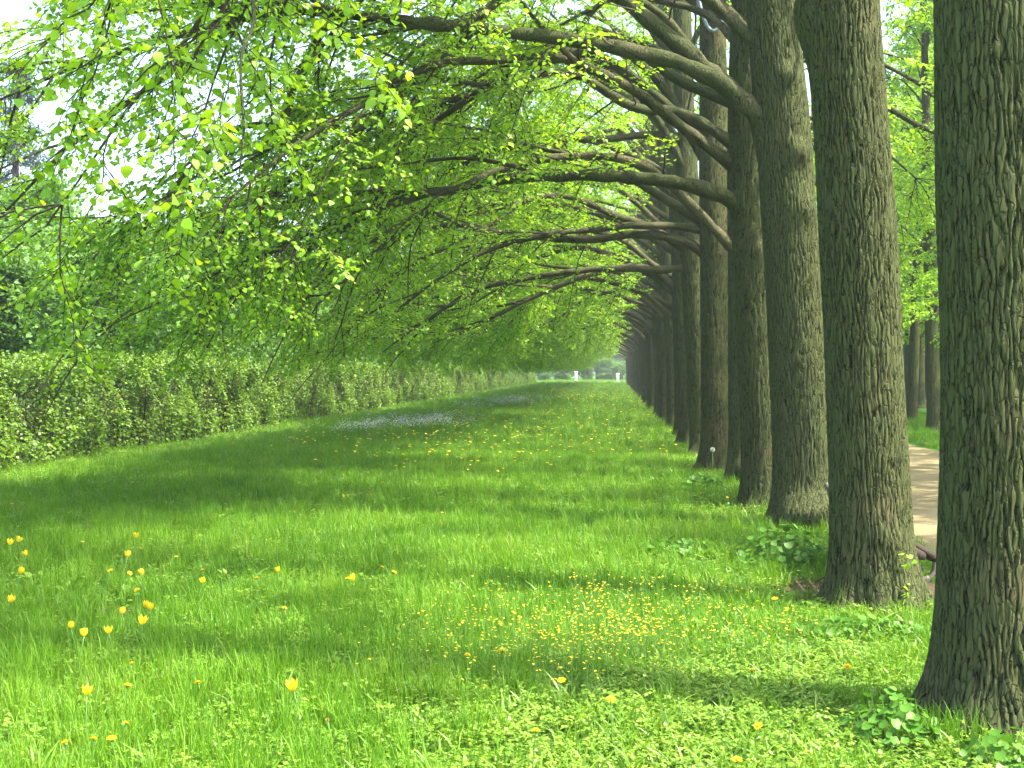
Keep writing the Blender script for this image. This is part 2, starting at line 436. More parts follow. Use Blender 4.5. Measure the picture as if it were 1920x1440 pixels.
# ------------------------------------------------------------------ lime trees of the row
def trunk_mesh(name, axis, R, seed, nth, zs, burls=(), flare=0.42):
    """axis(z)->(x,y) local; R radius at 1.5 m; modelled furrows in the bark"""
    rng = np.random.default_rng(seed)
    th = np.linspace(0, 2 * pi, nth, endpoint=False)
    Z, TH = np.meshgrid(zs, th, indexing='ij')
    ph = rng.random(6) * 6.28
    taper = np.interp(Z, [0, 1.5, 5, 9, 16], [1.04, 1.0, 0.93, 0.72, 0.22])
    lob = 1 + 0.55 * np.cos(5 * TH + ph[0]) * 0.5 + 0.45 * np.cos(3 * TH + ph[1]) * 0.5 + 0.2 * np.cos(8 * TH + ph[2])
    r = R * (taper + flare * np.exp(-np.maximum(Z, 0) / 0.17) * lob + 0.08 * np.exp(-Z / 0.7) * (1 + 0.5 * np.cos(4 * TH + ph[3])))
    r *= 1 + 0.025 * np.cos(2 * TH + ph[4] + 0.5 * Z) + 0.03 * (vnoise(TH / (2 * pi) * 5, Z * 1.1, 5, seed) - .5) * 2
    per = 4 * int(2 * pi * R / 0.031 / 4)               # long weaving ridges with narrow furrows between them
    u = TH / (2 * pi) * per + 0.30 * Z
    ph = u + 1.5 * (vnoise(u * .5, Z / 0.34, per // 2, seed + 1) - .5) + 1.25 * (vnoise(u, Z / 0.16, per, seed + 2) - .5) + .5 * (vnoise(u * 2, Z / 0.07, per * 2, seed + 3) - .5)
    g1 = np.abs(np.sin(pi * ph)); g2 = np.abs(np.sin(2 * pi * ph + 2.5 * vnoise(u, Z / 0.2, per, seed + 5)))
    deep = np.clip(0.35 + 1.1 * vnoise(u, Z / 0.13, per, seed + 6), 0.2, 1)
    plate = np.clip(1 - deep * np.clip(1 - g1 / 0.55, 0, 1) ** 0.8, 0, 1) - 0.28 * np.clip(1 - g2 / 0.45, 0, 1) * vnoise(u, Z / 0.1, per, seed + 7)
    plate = np.clip(plate * (0.84 + 0.2 * vnoise(u * 3, Z / 0.025, per * 3, seed + 4)), 0, 1)
    r += 0.024 * (plate - 1) * np.clip(R / 0.28, .5, 1.2)
    for (bt, bz, bs, ba) in burls:
        dth = np.angle(np.exp(1j * (TH - bt))) * R
        g = np.exp(-(dth ** 2 + (Z - bz) ** 2) / (bs * bs))
        r += ba * g
    ax = np.array([axis(z) for z in zs])
    V = np.stack([ax[:, 0:1] + r * np.cos(TH), ax[:, 1:2] + r * np.sin(TH), Z], -1).reshape(-1, 3)
    nz = len(zs)
    i = np.arange(nz - 1)[:, None]; j = np.arange(nth)[None]
    q = np.stack([i * nth + j, i * nth + (j + 1) % nth, (i + 1) * nth + (j + 1) % nth, (i + 1) * nth + j], -1).reshape(-1, 4)
    V = np.vstack([V, [[ax[-1, 0], ax[-1, 1], zs[-1] + 0.1]]])
    c = nz * nth; jj = np.arange(nth)
    cap = np.stack([np.full(nth, c), (nz - 1) * nth + jj, (nz - 1) * nth + (jj + 1) % nth], -1)
    return np_mesh(name, V, [cap, q], M['bark'], smooth=True, rnd=np.concatenate([plate.ravel(), [1.0]]))

def grow(rng, p0, d0, L, n, droop, noise):
    p = p0; d = nrm(d0); P = [p]; Ds = []
    for k in range(n):
        d = nrm(d + rng.normal(0, noise, d.shape) + np.array([0, 0, -1.0]) * (droop[:, None] if hasattr(droop, 'shape') else droop))
        p = p + d * (L / n)[:, None]
        P.append(p); Ds.append(d)
    return np.stack(P, 1), np.stack(Ds, 1)

def foliage(rng, limbs, leaf_size=0.060, dens=1.0, tmpl=LEAF6, start=0.18, hang=0.35, sec_step=0.40, twig_n=8, fine=True):
    """limbs: list of (pts, r0). Side branches, hanging twigs and leaves for all of them."""
    p0 = []; d0 = []; Ls = []; rs = []; hangs = []
    for pts, r0, *wt in limbs:
        wt = wt[0] if wt else 1.0
        seg = np.linalg.norm(np.diff(pts, axis=0), axis=1); s = np.concatenate([[0], np.cumsum(seg)])
        tot = s[-1]
        T = nrm(np.gradient(pts, axis=0))
        pos = np.arange(start * tot, tot, sec_step / dens ** 0.5 / wt) + rng.uniform(-.1, .1)
        pos = np.clip(pos + rng.uniform(-.12, .12, len(pos)), 0, tot * 0.999)
        for k, q in enumerate(pos):
            P = np.array([np.interp(q, s, pts[:, c]) for c in range(3)]); t = np.array([np.interp(q, s, T[:, c]) for c in range(3)])
            f = q / tot
            side = nrm(np.cross(t, [0, 0, 1.0])) * (1 if k % 2 else -1)
            h = rng.random() < hang * (0.1 + 1.2 * f)
            if h:
                d = 0.45 * t + 0.25 * side * rng.uniform(.2, 1) + np.array([0, 0, -0.5])
                Lk = rng.uniform(0.9, 2.2)
            else:
                d = t * rng.uniform(.5, 1.1) + side * rng.uniform(.5, 1.1) + np.array([0, 0, rng.uniform(-.1, .45)])
                Lk = rng.uniform(0.8, 1.9) * (1.15 - 0.5 * f)
            p0.append(P); d0.append(d); Ls.append(Lk); rs.append(min(0.021, 0.35 * r0) * rng.uniform(.55, 1)); hangs.append(h)
        # the limb's own tip runs on as a few branchlets
        for _ in range(4):
            p0.append(pts[-1]); d0.append(T[-1] + rng.normal(0, .35, 3)); Ls.append(rng.uniform(.8, 1.7)); rs.append(0.010); hangs.append(True)
    p0 = np.array(p0); d0 = np.array(d0); Ls = np.array(Ls); rs = np.array(rs); hangs = np.array(hangs)
    dr = np.where(hangs, 0.12, 0.055)
    SP, SD = grow(rng, p0, d0, Ls, 7, dr, 0.15)
    zf = 1.75 + 0.9 * np.clip((p0[:, 0] + 5.5) / 3.5, 0, 1.6)
    ok = SP[:, :, 2].min(axis=1) > zf
    SP, SD, Ls, rs = SP[ok], SD[ok], Ls[ok], rs[ok]
    mb = MB()
    V, F = batch_tube(SP, rs, rs * 0.28, 3); mb.add(V, F)
    # twigs
    Mn = len(SP); nt_ = twig_n
    f = np.sort(rng.uniform(.12, 1.0, (Mn, nt_)), axis=1)
    idx = np.minimum((f * 7).astype(int), 6); fr = f * 7 - idx
    ar = np.arange(Mn)[:, None]
    TP = SP[ar, idx] * (1 - fr[..., None]) + SP[ar, idx + 1] * fr[..., None]; TD = SD[ar, idx]
    sgn = np.where(np.arange(nt_) % 2, 1.0, -1.0)[None, :, None]
    side = nrm(np.cross(TD, np.array([0, 0, 1.0])) + 1e-4) * sgn
    td = TD * rng.uniform(.5, 1, (Mn, nt_, 1)) + side * rng.uniform(.4, 1.1, (Mn, nt_, 1)) + np.array([0, 0, 0.12])
    TL = rng.uniform(.22, .62, (Mn, nt_)) * (1.1 - 0.4 * f)
    TP = TP.reshape(-1, 3); td = td.reshape(-1, 3); TL = TL.ravel()
    QP, QD = grow(rng, TP, td, TL, 2, 0.09, 0.18)
    if fine:
        V, F = batch_tube(QP, np.full(len(QP), .0046), np.full(len(QP), .0018), 3); mb.add(V, F)
    # leaves along twigs and along the outer half of the side branches
    def along(P, Dd, L, n, spacing, f0):
        m = P.shape[1] - 1
        cnt = np.clip((L * (1 - f0) / spacing).astype(int), 2, n)
        f = f0 + (1 - f0) * (np.arange(n)[None] + 0.6) / cnt[:, None]
        ok = f <= 1.02
        f = np.clip(f, 0, 0.999)
        idx = np.minimum((f * m).astype(int), m - 1); fr = (f * m - idx)[..., None]
        a_ = np.arange(len(P))[:, None]
        pp = P[a_, idx] * (1 - fr) + P[a_, idx + 1] * fr; dd = Dd[a_, idx]
        sg = np.where(np.arange(n) % 2, 1.0, -1.0)[None, :].repeat(len(P), 0)
        return pp[ok], dd[ok], sg[ok]
    a1 = along(QP, QD, TL, 18, 0.036 / dens, 0.10)
    a2 = along(SP, SD, Ls, 34, 0.045 / dens, 0.3)
    P = np.concatenate([a1[0], a2[0]]); Dd = np.concatenate([a1[1], a2[1]]); sg = np.concatenate([a1[2], a2[2]])
    n = len(P)
    side = nrm(np.cross(Dd, np.array([0, 0, 1.0])) + 1e-4) * sg[:, None]
    ld = nrm(Dd * rng.uniform(.2, .9, (n, 1)) + side * rng.uniform(.5, 1.1, (n, 1)) + rng.normal(0, .25, (n, 3)) + np.array([0, 0, -.28]))
    nn = np.array([0, 0, 1.0]) + rng.normal(0, .38, (n, 3))
    S = leaf_size * np.clip(rng.normal(1, .24, n), .45, 1.6)
    P = P + ld * 0.018
    LV, LF, k = leaves(P, ld, nn, S, tmpl)
    rnd = np.repeat(np.clip(rng.normal(.5, .22, n), 0, 1), k)
    lb = MB().add(LV, LF, rnd)
    return mb, lb, n

ENV_Z = [3.0, 4.0, 5.2, 7.0, 9.0, 12.0, 15.0]
ENV_R = [6.2, 7.6, 7.8, 6.0, 4.6, 3.2, 1.8]
def rand_limb(rng, axis, z0, az, rscale=1.0, R=None, rise=None, drop=None):
    R = (R if R else np.interp(z0, ENV_Z, ENV_R) * rng.uniform(.82, 1.12)) * rscale
    rise = rise if rise is not None else rng.uniform(1.5, 2.5) * (0.45 + 0.55 * rscale) * (1.3 if z0 > 7 else 1)
    drop = drop if drop is not None else rng.uniform(1.7, 3.1) * (R / 7.5) ** 1.3
    t = np.linspace(0, 1, 9)
    bend = rng.normal(0, .22)
    ang = az + bend * t
    h = R * t
    x0, y0 = axis(z0)
    zz = z0 + rise * np.sin(np.clip(t * 1.7, 0, 1) * pi / 2) - (drop + .6) * t ** 2.1
    P = np.stack([x0 + h * np.cos(ang), y0 + h * np.sin(ang), zz], -1)
    P[1:] += rng.normal(0, .075, (8, 3))
    return (catmull(P, 0.18), 0.038 + 0.038 * (R / 8) * rng.uniform(.8, 1.2), (.55 if z0 > 8 else 1.0))

def side_branches(rng, pts, r0, k=4, f0=.30):
    """long drooping side branches that fork off a main limb"""
    T = nrm(np.gradient(pts, axis=0)); n = len(pts); out = []
    for j in range(k):
        f = f0 + (0.92 - f0) * (j + rng.uniform(.1, .9)) / k
        i = min(int(f * n), n - 2); t = T[i]
        side = nrm(np.cross(t, [0, 0, 1.0]))
        d = t + side * rng.choice([-1, 1]) * rng.uniform(.25, .8) + np.array([0, 0, rng.uniform(.0, .35)])
        B, _ = grow(rng, pts[i][None], d[None], np.array([rng.uniform(2.0, 3.9)]), 10, rng.uniform(.015, .05), .10)
        out.append((catmull(B[0], .2), min(.6 * r0 * (1 - f) ** .6, .032) * rng.uniform(.8, 1.2), .85))
    return out

def limb_mesh(name, pts, r0, seed, r1=0.012, sides=10):
    rng = np.random.default_rng(seed)
    n = len(pts); t = np.linspace(0, 1, n)
    rad = r0 * (1 - t) ** 0.75 + r1
    rad = rad * (1 + 0.32 * np.exp(-t * 14)) * (1 + 0.09 * rng.normal(0, 1, n))
    V, F = tube(pts, rad, sides, True, 0.05, rng)
    return np_mesh(name, V, F, M['limb_bark'], smooth=True, rnd=np.clip(rng.normal(.7, .25, len(V)), 0, 1))

# trunk outlines read from the photograph: (px, py) of the trunk's middle, base first
NEAR = [
    dict(Y=6.75, R=.300, pts=[(1868, 1368), (1876, 1000), (1870, 500), (1850, 0)], th=320, fine=.022, ztop=3.7),
    dict(Y=9.95, R=.285, pts=[(1638, 1140), (1634, 1000), (1612, 500), (1573, 0)], th=280, fine=.024, ztop=5.0),
    dict(Y=14.8, R=.333, pts=[(1511, 990), (1506, 800), (1494, 600), (1474, 300), (1458, 100), (1443, 0)], th=220, fine=.03, ztop=6.4),
    dict(Y=16.6, R=.285, pts=[(1436, 958), (1427, 700), (1412, 400), (1407, 200), (1410, 0)], th=110, fine=.045, ztop=7),
    dict(Y=20.6, R=.270, pts=[(1401, 903), (1396, 600), (1392, 300), (1396, 0)], th=80, fine=.06, ztop=8),
    dict(Y=22.9, R=.290, pts=[(1345, 883), (1345, 700), (1340, 400), (1338, 200), (1336, 0)], th=90, fine=.055, ztop=9),
    dict(Y=26.6, R=.270, pts=[(1323, 857), (1312, 700), (1296, 450), (1284, 250), (1279, 0)], th=80, fine=.06, ztop=10),
    dict(Y=30.2, R=.270, pts=[(1299, 836), (1290, 700), (1277, 450), (1264, 250), (1255, 0)], th=70, fine=.07, ztop=11),
]
# main limbs traced where the photograph shows them: tree index -> list of (pixels, y drift at the tip, radius)
HAND = {
    2: [([(1425, 225), (1330, 150), (1150, 88), (900, 47), (700, 22), (500, 10), (330, 45), (130, 112), (0, 165)], -0.9, .088),
        ([(1395, 192), (1290, 95), (1205, 28), (1130, -25), (960, -90), (720, -130), (480, -110), (260, -30)], 0.4, .092),
        ([(620, 18), (590, 85), (550, 155), (517, 233), (430, 246), (330, 350), (260, 450), (190, 525)], -0.4, .040),
        ([(480, 10), (390, 95), (300, 160), (200, 235), (120, 300), (30, 400)], -0.3, .035)],
    3: [([(1372, 375), (1300, 350), (1200, 336), (1080, 330), (950, 338), (850, 357), (760, 372), (650, 425), (540, 490), (400, 580)], -0.5, .085),
        ([(1400, 60), (1300, -20), (1180, -70), (1000, -60), (850, 100), (700, 225), (590, 310), (420, 430), (300, 540)], 0.5, .085)],
    4: [([(1385, 330), (1320, 270), (1240, 195), (1130, 115), (1040, 110), (900, 175), (760, 265), (640, 370), (520, 500)], 0.5, .08)],
    5: [([(1318, 475), (1260, 446), (1200, 437), (1100, 447), (1000, 441), (900, 425), (830, 417), (700, 470), (600, 560)], 0.3, .075),
        ([(1316, 432), (1230, 424), (1120, 432), (1000, 448), (900, 480), (800, 540), (700, 620)], -0.5, .06),
        ([(1316, 290), (1260, 190), (1200, 120), (1120, 80), (1000, 100), (860, 180), (740, 300)], 0.6, .085)],
    6: [([(1296, 345), (1255, 260), (1200, 180), (1120, 120), (1010, 110), (880, 150), (760, 260)], -0.4, .08),
        ([(1300, 270), (1230, 250), (1120, 262), (1050, 265), (1000, 285), (900, 275), (830, 270), (740, 330), (660, 440)], 0.5, .075),
        ([(1296, 505), (1230, 508), (1120, 505), (1000, 520), (900, 545), (800, 600), (720, 660)], 0.3, .07)],
    7: [([(1282, 560), (1250, 525), (1200, 503), (1100, 520), (1000, 560), (900, 610), (820, 640)], 0.3, .085),
        ([(1278, 400), (1225, 330), (1150, 300), (1050, 310), (950, 340), (850, 420), (760, 520)], -0.3, .075)],
}
LABELS = [
    'thick lime trunk with a tall grass tuft at its foot, first tree of the row',
    'lime tree whose trunk hides most of the park bench',
    'knotty lime tree with a dark burl at its foot and a huge double limb',
    'lime tree directly behind the knotty double-limbed one, with a long level limb',
    'lime tree, second beyond the knotty double-limbed one in the row',
    'lime tree with a grey hose loop hanging high on its trunk',
    'lime tree with a black strap around its trunk high up',
    'lime tree next beyond the one wearing the black strap',
]
BASES = []
for ti, T in enumerate(NEAR):
    rng = np.random.default_rng(100 + ti)
    pw = np.array([on_Y(px, py, T['Y']) for px, py in T['pts']])
    bx = pw[0, 0]
    base = np.array([bx, T['Y'], 0.0]); BASES.append((bx, T['Y'], T['R']))
    slope = 0.15 * (pw[-1, 0] - pw[-2, 0]) / max(pw[-1, 2] - pw[-2, 2], .1)
    zt = np.append(pw[:, 2], pw[-1, 2] + 10); xt = np.append(pw[:, 0], pw[-1, 0] + slope * 10)
    dy = rng.normal(0, .02)
    ysm = np.linspace(-.3, 17, 80); xsm = np.interp(ysm, zt, xt) - bx
    xsm = np.convolve(np.pad(xsm, 4, mode='edge'), np.ones(9) / 9, 'valid')
    axis = (lambda z, xsm=xsm, ysm=ysm, dy=dy: (float(np.interp(z, ysm, xsm)), dy * z))
    root = empty('lime_tree', base)
    tag(root, LABELS[ti], 'tree', 'lime trees of the row')
    zs = np.concatenate([np.arange(-0.12, T['ztop'], T['fine']), np.arange(T['ztop'], 15.5, .35)])
    burls = []
    if ti == 2:
        burls = [(-1.75, .20, .17, .20), (-1.2, .30, .14, .10), (-1.2, 4.25, .14, .07), (-1.1, 3.6, .16, .06), (-1.3, 5.1, .12, .06), (2.9, 4.6, .25, .06)]
    elif ti == 4:
        burls = [(-1.7, .22, .22, .16)]
    elif ti == 0:
        burls = [(-1.0, 3.0, .12, .05), (-0.9, .25, .16, .05)]
    elif ti == 1:
        burls = [(-1.3, .55, .1, .03), (-0.8, .12, .2, .06), (2.8, 4.5, .3, .10)]
    elif ti == 3:
        burls = [(3.0, 4.0, .22, .07), (-1.3, 3.3, .15, .05)]
    me = trunk_mesh('trunk', axis, T['R'], 40 + ti, T['th'], zs, burls)
    mobj('trunk', me, root)
    limbs = []
    for li, (pix, drift, r0) in enumerate(HAND.get(ti, [])):
        n = len(pix)
        P = np.array([on_Y(px, py, T['Y'] + drift * (k / (n - 1)) ** 1.3) for k, (px, py) in enumerate(pix)]) - base
        if li < 2 or ti != 2:
            P = np.vstack([[axis(P[0, 2] - .35)[0], .02, P[0, 2] - .35], P])
        pts = catmull(P, .12)
        pts[2:] += np.cumsum(rng.normal(0, .006, pts[2:].shape), axis=0)
        limbs.append((pts, r0))
    nh = len(limbs); subs = []
    have = [p[0][0, 2] for p in limbs]
    zl = [4.6, 5.4, 6.2, 7.1, 8.2, 9.6] if ti < 3 else [3.6, 4.4, 5.2, 6.0, 6.9, 8.0, 9.4]
    if ti == 0: zl = [6.2, 7.6, 9]
    if ti == 1: zl = [5.2, 6.2, 7.4, 9]
    for z0 in zl:
        if any(abs(z0 - h) < .3 for h in have): continue
        limbs.append(rand_limb(rng, axis, z0 + rng.uniform(-.2, .2), pi - (.35, .2, 0, 0, 0, 0, 0, 0)[ti] + rng.normal(0, .33), rscale=(.35, .6, .85, 1, 1, 1, 1, 1)[ti]))
    for z0 in ([4.6, 6.0, 7.6, 9.4] if ti > 3 else [7.0, 8.2, 9.6]):
        limbs.append((*rand_limb(rng, axis, z0 + rng.uniform(-.4, .4), rng.normal(0, .6), .5)[:2], .5))
    for z0 in [8.5, 11, 13]:
        limbs.append((*rand_limb(rng, axis, z0, rng.uniform(0, 6.28), .45, rise=2.2, drop=.3)[:2], .4))
    for li, (pts, r0, *_) in enumerate(limbs):
        lo_ = mobj('limb', limb_mesh('limb', pts, r0, 900 + ti * 40 + li, sides=12 if li < nh else 8), root)
        if not _ or _[0] == 1.0:
            for q, sb in enumerate(side_branches(rng, pts, r0, 5 if r0 > .06 else 2)):
                mobj('side_branch', limb_mesh('side_branch', sb[0], sb[1], ti * 999 + li * 9 + q, .005, 6), lo_)
                subs.append(sb)
    mb, lb, nl = foliage(rng, limbs + subs, dens=(.8, .85, .95, .95, 1.0, 1.0, 1.05, 1.1)[ti], twig_n=8, start=.24, tmpl=LEAF6 if ti < 4 else LEAF4)
    mobj('twigs', mb.mesh('twigs', M['twig_bark']), root, 'stuff')
    mobj('crown', lb.mesh('crown', M['lime_leaf']), root, 'stuff')
    print('near tree', ti, 'leaves', nl)

# shared crowns for the rest of the row and for the rows across the path
VAR = []
for v in range(4):
    rng = np.random.default_rng(300 + v)
    lean = rng.uniform(-.06, -.01)
    axis = (lambda z, lean=lean: (lean * z if z < 9 else lean * 9, 0.0))
    R = .27
    zs = np.concatenate([np.arange(-0.12, 6, .09), np.arange(6, 15.5, .4)])
    tm = trunk_mesh('trunk', axis, R, 500 + v, 64, zs, [(-1.6, .2, .18, .08)] if v % 2 else [])
    limbs = []
    for z0 in [3.0, 3.6, 4.3, 5.0, 5.8, 6.7, 7.7, 9.2]:
        limbs.append(rand_limb(rng, axis, z0 + rng.uniform(-.3, .3), pi + rng.normal(0, .33)))
    for z0 in [4.4, 5.8, 7.4, 9.2]:
        limbs.append((*rand_limb(rng, axis, z0 + rng.uniform(-.4, .4), rng.normal(0, .6), .5)[:2], .6))
    for z0 in [8.5, 11, 13]:
        limbs.append((*rand_limb(rng, axis, z0, rng.uniform(0, 6.28), .45, rise=2.2, drop=.3)[:2], .6))
    lm = MB(); subs = []
    for li, (pts, r0, *_) in enumerate(limbs):
        n = len(pts); t = np.linspace(0, 1, n)
        Vv, Ff = tube(pts[::2], (r0 * (1 - t) ** .75 + .012)[::2], 7); lm.add(Vv, Ff, .7)
        if _ and _[0] == 1.0:
            for sb in side_branches(rng, pts, r0, 4):
                subs.append(sb); Vv, Ff = tube(sb[0][::2], np.linspace(sb[1], .006, len(sb[0]))[::2], 4); lm.add(Vv, Ff, .7)
    mb, lb, nl = foliage(rng, limbs + subs, dens=1.2, start=.15, tmpl=LEAF4, leaf_size=.075, fine=False)
    VAR.append((tm, lm.mesh('branches', M['limb_bark'], True), mb.mesh('twigs', M['twig_bark']), lb.mesh('crown', M['lime_leaf'])))
    print('variant', v, nl)
ACR = []
for v in range(2):
    rng = np.random.default_rng(350 + v)
    axis = (lambda z, v=v: ((.045 if v == 0 else -.02) * z, 0.02 * z))
    zs = np.concatenate([np.arange(-0.12, 5, .14), np.arange(5, 17, .5)])
    tm = trunk_mesh('trunk', axis, .215, 560 + v, 48, zs)
    limbs = []
    for k in range(30):
        z0 = 3.0 + k * .40 + rng.uniform(-.2, .2)
        limbs.append((*rand_limb(rng, axis, z0, k * 2.4 + rng.normal(0, .4), R=rng.uniform(2.6, 4.4) * (1.1 - .035 * k), rise=rng.uniform(1.0, 2.0), drop=rng.uniform(.3, 1.4)), )[:2] + (.8,))
    lm = MB()
    for pts, r0, _ in limbs:
        Vv, Ff = tube(pts[::2], np.linspace(r0 * .8, .008, len(pts))[::2], 5); lm.add(Vv, Ff, .7)
    mb, lb, nl = foliage(rng, limbs, dens=1.0, start=.1, tmpl=LEAF4, leaf_size=.092, fine=False, hang=.15)
    ACR.append((tm, lm.mesh('branches', M['limb_bark'], True), mb.mesh('twigs', M['twig_bark']), lb.mesh('crown', M['lime_leaf'])))
    print('across variant', nl)
def put_tree(name, x, y, v, rz, sc, label, cat, group, sx=1.0, VAR=VAR):
    root = empty(name, (x, y, 0), rz)
    root.scale = (sc * sx, sc, sc)
    tag(root, label, cat, group)
    mobj('trunk', VAR[v][0], root)
    mobj('branches', VAR[v][1], root, 'stuff')
    mobj('twigs', VAR[v][2], root, 'stuff')
    mobj('crown', VAR[v][3], root, 'stuff')
    return root
rng = np.random.default_rng(77)
ORD = ['second', 'third', 'fourth', 'fifth', 'sixth', 'seventh', 'eighth', 'ninth', 'tenth']
y = 34.3; k = 0
while y < 165:
    if k < len(ORD): lab = 'lime tree, %s beyond the one wearing the black strap' % ORD[k]
    else: lab = 'hazy lime tree in the far run of the row, near the avenue end'
    put_tree('lime_tree', 1.88 + rng.normal(0, .05), y, int((k * 3 + k // 4) % 4), rng.normal(0, .12), rng.uniform(.95, 1.05), lab, 'tree', 'lime trees of the row')
    BASES.append((1.88, y, .28))
    y += rng.uniform(3.7, 4.5); k += 1
# rows across the path
for k, (x, yy, rz, sc, lab) in enumerate([
        (on_z(1709, 794)[0], on_z(1709, 794)[1], 2.4, .74, 'slim lime tree leaning over grass across the sandy path'),
        (on_z(1752, 810)[0], on_z(1752, 810)[1], 3.4, .82, 'sturdier lime tree across the sandy path, beside the slim leaning one'),
        (10.4, 49.5, 0.5, .76, 'lime tree standing behind the slim leaning one across the path'),
        (9.7, 31.5, 3.3, .8, None), (9.8, 26.5, 2.7, .8, None), (9.6, 21.0, 3.0, .8, None), (9.7, 16.0, 3.5, .8, None), (9.6, 11, 2.9, .8, None),
        (9.9, 56, 3.0, .8, None), (10.1, 64, .3, .8, None), (9.9, 73, 3.1, .8, None), (10.2, 82, .1, .8, None), (10.1, 93, 3.1, .8, None), (9.9, 106, 3.1, .8, None), (9.9, 120, 3.1, .8, None), (9.9, 136, 3.1, .8, None),
        (13.2, 53, 3.9, 1.0, None), (14.2, 61, 2.2, 1.05, None), (17, 69, 3.0, 1.1, None), (19, 79, 2.0, 1.1, None), (22, 89, 4.0, 1.1, None), (12.6, 45, 5.2, .9, None), (14.5, 38, 1.2, .85, None), (15.5, 47, 4.0, .85, None), (15, 57, 2.0, .85, None), (15.5, 69, 5.0, .85, None), (15, 84, .9, .85, None), (16, 100, 3.2, .85, None)]):
    g = 'lime trees of the row across the path' if x < 12 else 'lime trees of the second row across the path'
    if not lab:
        lab = 'lime tree in the row along the far side of the sandy path' if x < 12 else 'lime tree in the rear row beyond the path-side row'
    put_tree('lime_tree', float(x), float(yy), k % 2, [0.2, 0.4, 2.6][k] if k < 3 else rz, sc * 1.12, lab, 'tree', g, VAR=ACR)

# ------------------------------------------------------------------ hedge along the left side
HX, HH = -10.45, 2.03
hedge = empty('hedge', (HX - .5, 30, 0))
tag(hedge, 'long clipped leafy hedge along the left edge of the lawn', 'hedge')
def snoise2(x, y, seed):
    r = np.random.default_rng(seed); v = 0
    for k in range(8):
        a = r.uniform(0, 6.28); f = r.uniform(.8, 2.6); v = v + np.sin((x * cos(a) + y * sin(a)) * f + r.uniform(0, 6.28))
    return v / 4
def hedge_piece(seed, Lh=6.0, n=17000):
    rng = np.random.default_rng(seed)
    y = rng.uniform(-Lh / 2, Lh / 2, n); z = rng.random(n) ** 0.85 * HH
    depth = rng.exponential(.17, n)
    top = rng.random(n) < .22
    per = np.round(Lh)
    prof = 0.03 * np.sin(y / Lh * 2 * pi * 3 + seed) + 0.03 * np.sin(y / Lh * 2 * pi * 7 + z * 2.5) + 0.10 * np.sin(z * 3.2 + 2 * np.sin(y / Lh * 2 * pi * 2))
    x = 0.5 + prof - depth
    zt = HH + 0.08 * np.sin(y / Lh * 2 * pi * 4 + 1) + 0.05 * np.sin(y / Lh * 2 * pi * 9) - rng.exponential(.10, n)
    x = np.where(top, rng.uniform(-.55, .55, n), x); z = np.where(top, zt, z * .99)
    keep = (np.abs(x) < .9)
    # thin spots
    x = x + np.where(top, 0, 0.16 * snoise2(y * 1.3, z * 1.6, seed) + .10 * snoise2(y * 3.1, z * 3.3, seed + 9))
    hole = 1.5 * snoise2(y * 1.6, z * 1.8, seed + 5) + .35 * np.sin(y * 2.1 + seed) * np.sin(z * 3.0 + seed * 2)
    keep &= ~((hole > .55) & (rng.random(n) < .85) & ~top)
    low = (z < .35) & (rng.random(n) < .5); keep &= ~low
    P = np.stack([x, y, z], -1)[keep]; tp = top[keep]; m = len(P)
    D = nrm(np.stack([np.where(tp, 0, .8), np.zeros(m), np.where(tp, .3, -.25)], -1) + rng.normal(0, .55, (m, 3)))
    Nn = np.stack([np.where(tp, .1, .45), np.zeros(m), np.full(m, .9)], -1) + rng.normal(0, .4, (m, 3))
    V, F, k = leaves(P, D, Nn, .066 * np.clip(rng.normal(1, .25, m), .5, 1.6), LEAF4)
    fo = MB().add(V, F, np.repeat(np.clip(rng.normal(.45, .22, m), 0, 1), k)).mesh('foliage', M['hedge_leaf'])
    # stems
    ns = 26
    p0 = np.stack([rng.uniform(-.25, .3, ns), rng.uniform(-Lh / 2, Lh / 2, ns), np.full(ns, -.05)], -1)
    P, Dd = grow(rng, p0, np.array([[0.05, 0, 1.0]]) + rng.normal(0, .12, (ns, 3)), rng.uniform(1.4, 2.0, ns), 6, 0.0, .10)
    b = MB(); V, F = batch_tube(P, rng.uniform(.012, .03, ns), np.full(ns, .006), 5); b.add(V, F)
    nb = 420
    ii = rng.integers(0, ns, nb); kk = rng.integers(1, 6, nb)
    P2, _ = grow(rng, P[ii, kk], rng.normal(0, 1, (nb, 3)) * np.array([1, 1, .4]) + np.array([.3, 0, .3]), rng.uniform(.3, .7, nb), 3, .02, .2)
    V, F = batch_tube(P2, np.full(nb, .006), np.full(nb, .002), 3); b.add(V, F)
    return fo, b.mesh('stems', M['twig_bark'])
HP = [hedge_piece(s) for s in (1, 2, 3, 4, 5)]
yy = 9.0; k = 0
while yy < 172:
    fo, st = HP[(k * 2) % 5]
    for nm, me, kd in (('foliage', fo, 'stuff'), ('stems', st, 'stuff')):
        o = mobj(nm, me, hedge, kd); o.location = (0.06 * math.sin(k * 1.7), yy - 30, 0)
        o.scale = (1, 1 if k % 2 else -1, 1 + 0.03 * math.sin(k * 2.3))
    yy += 5.9; k += 1

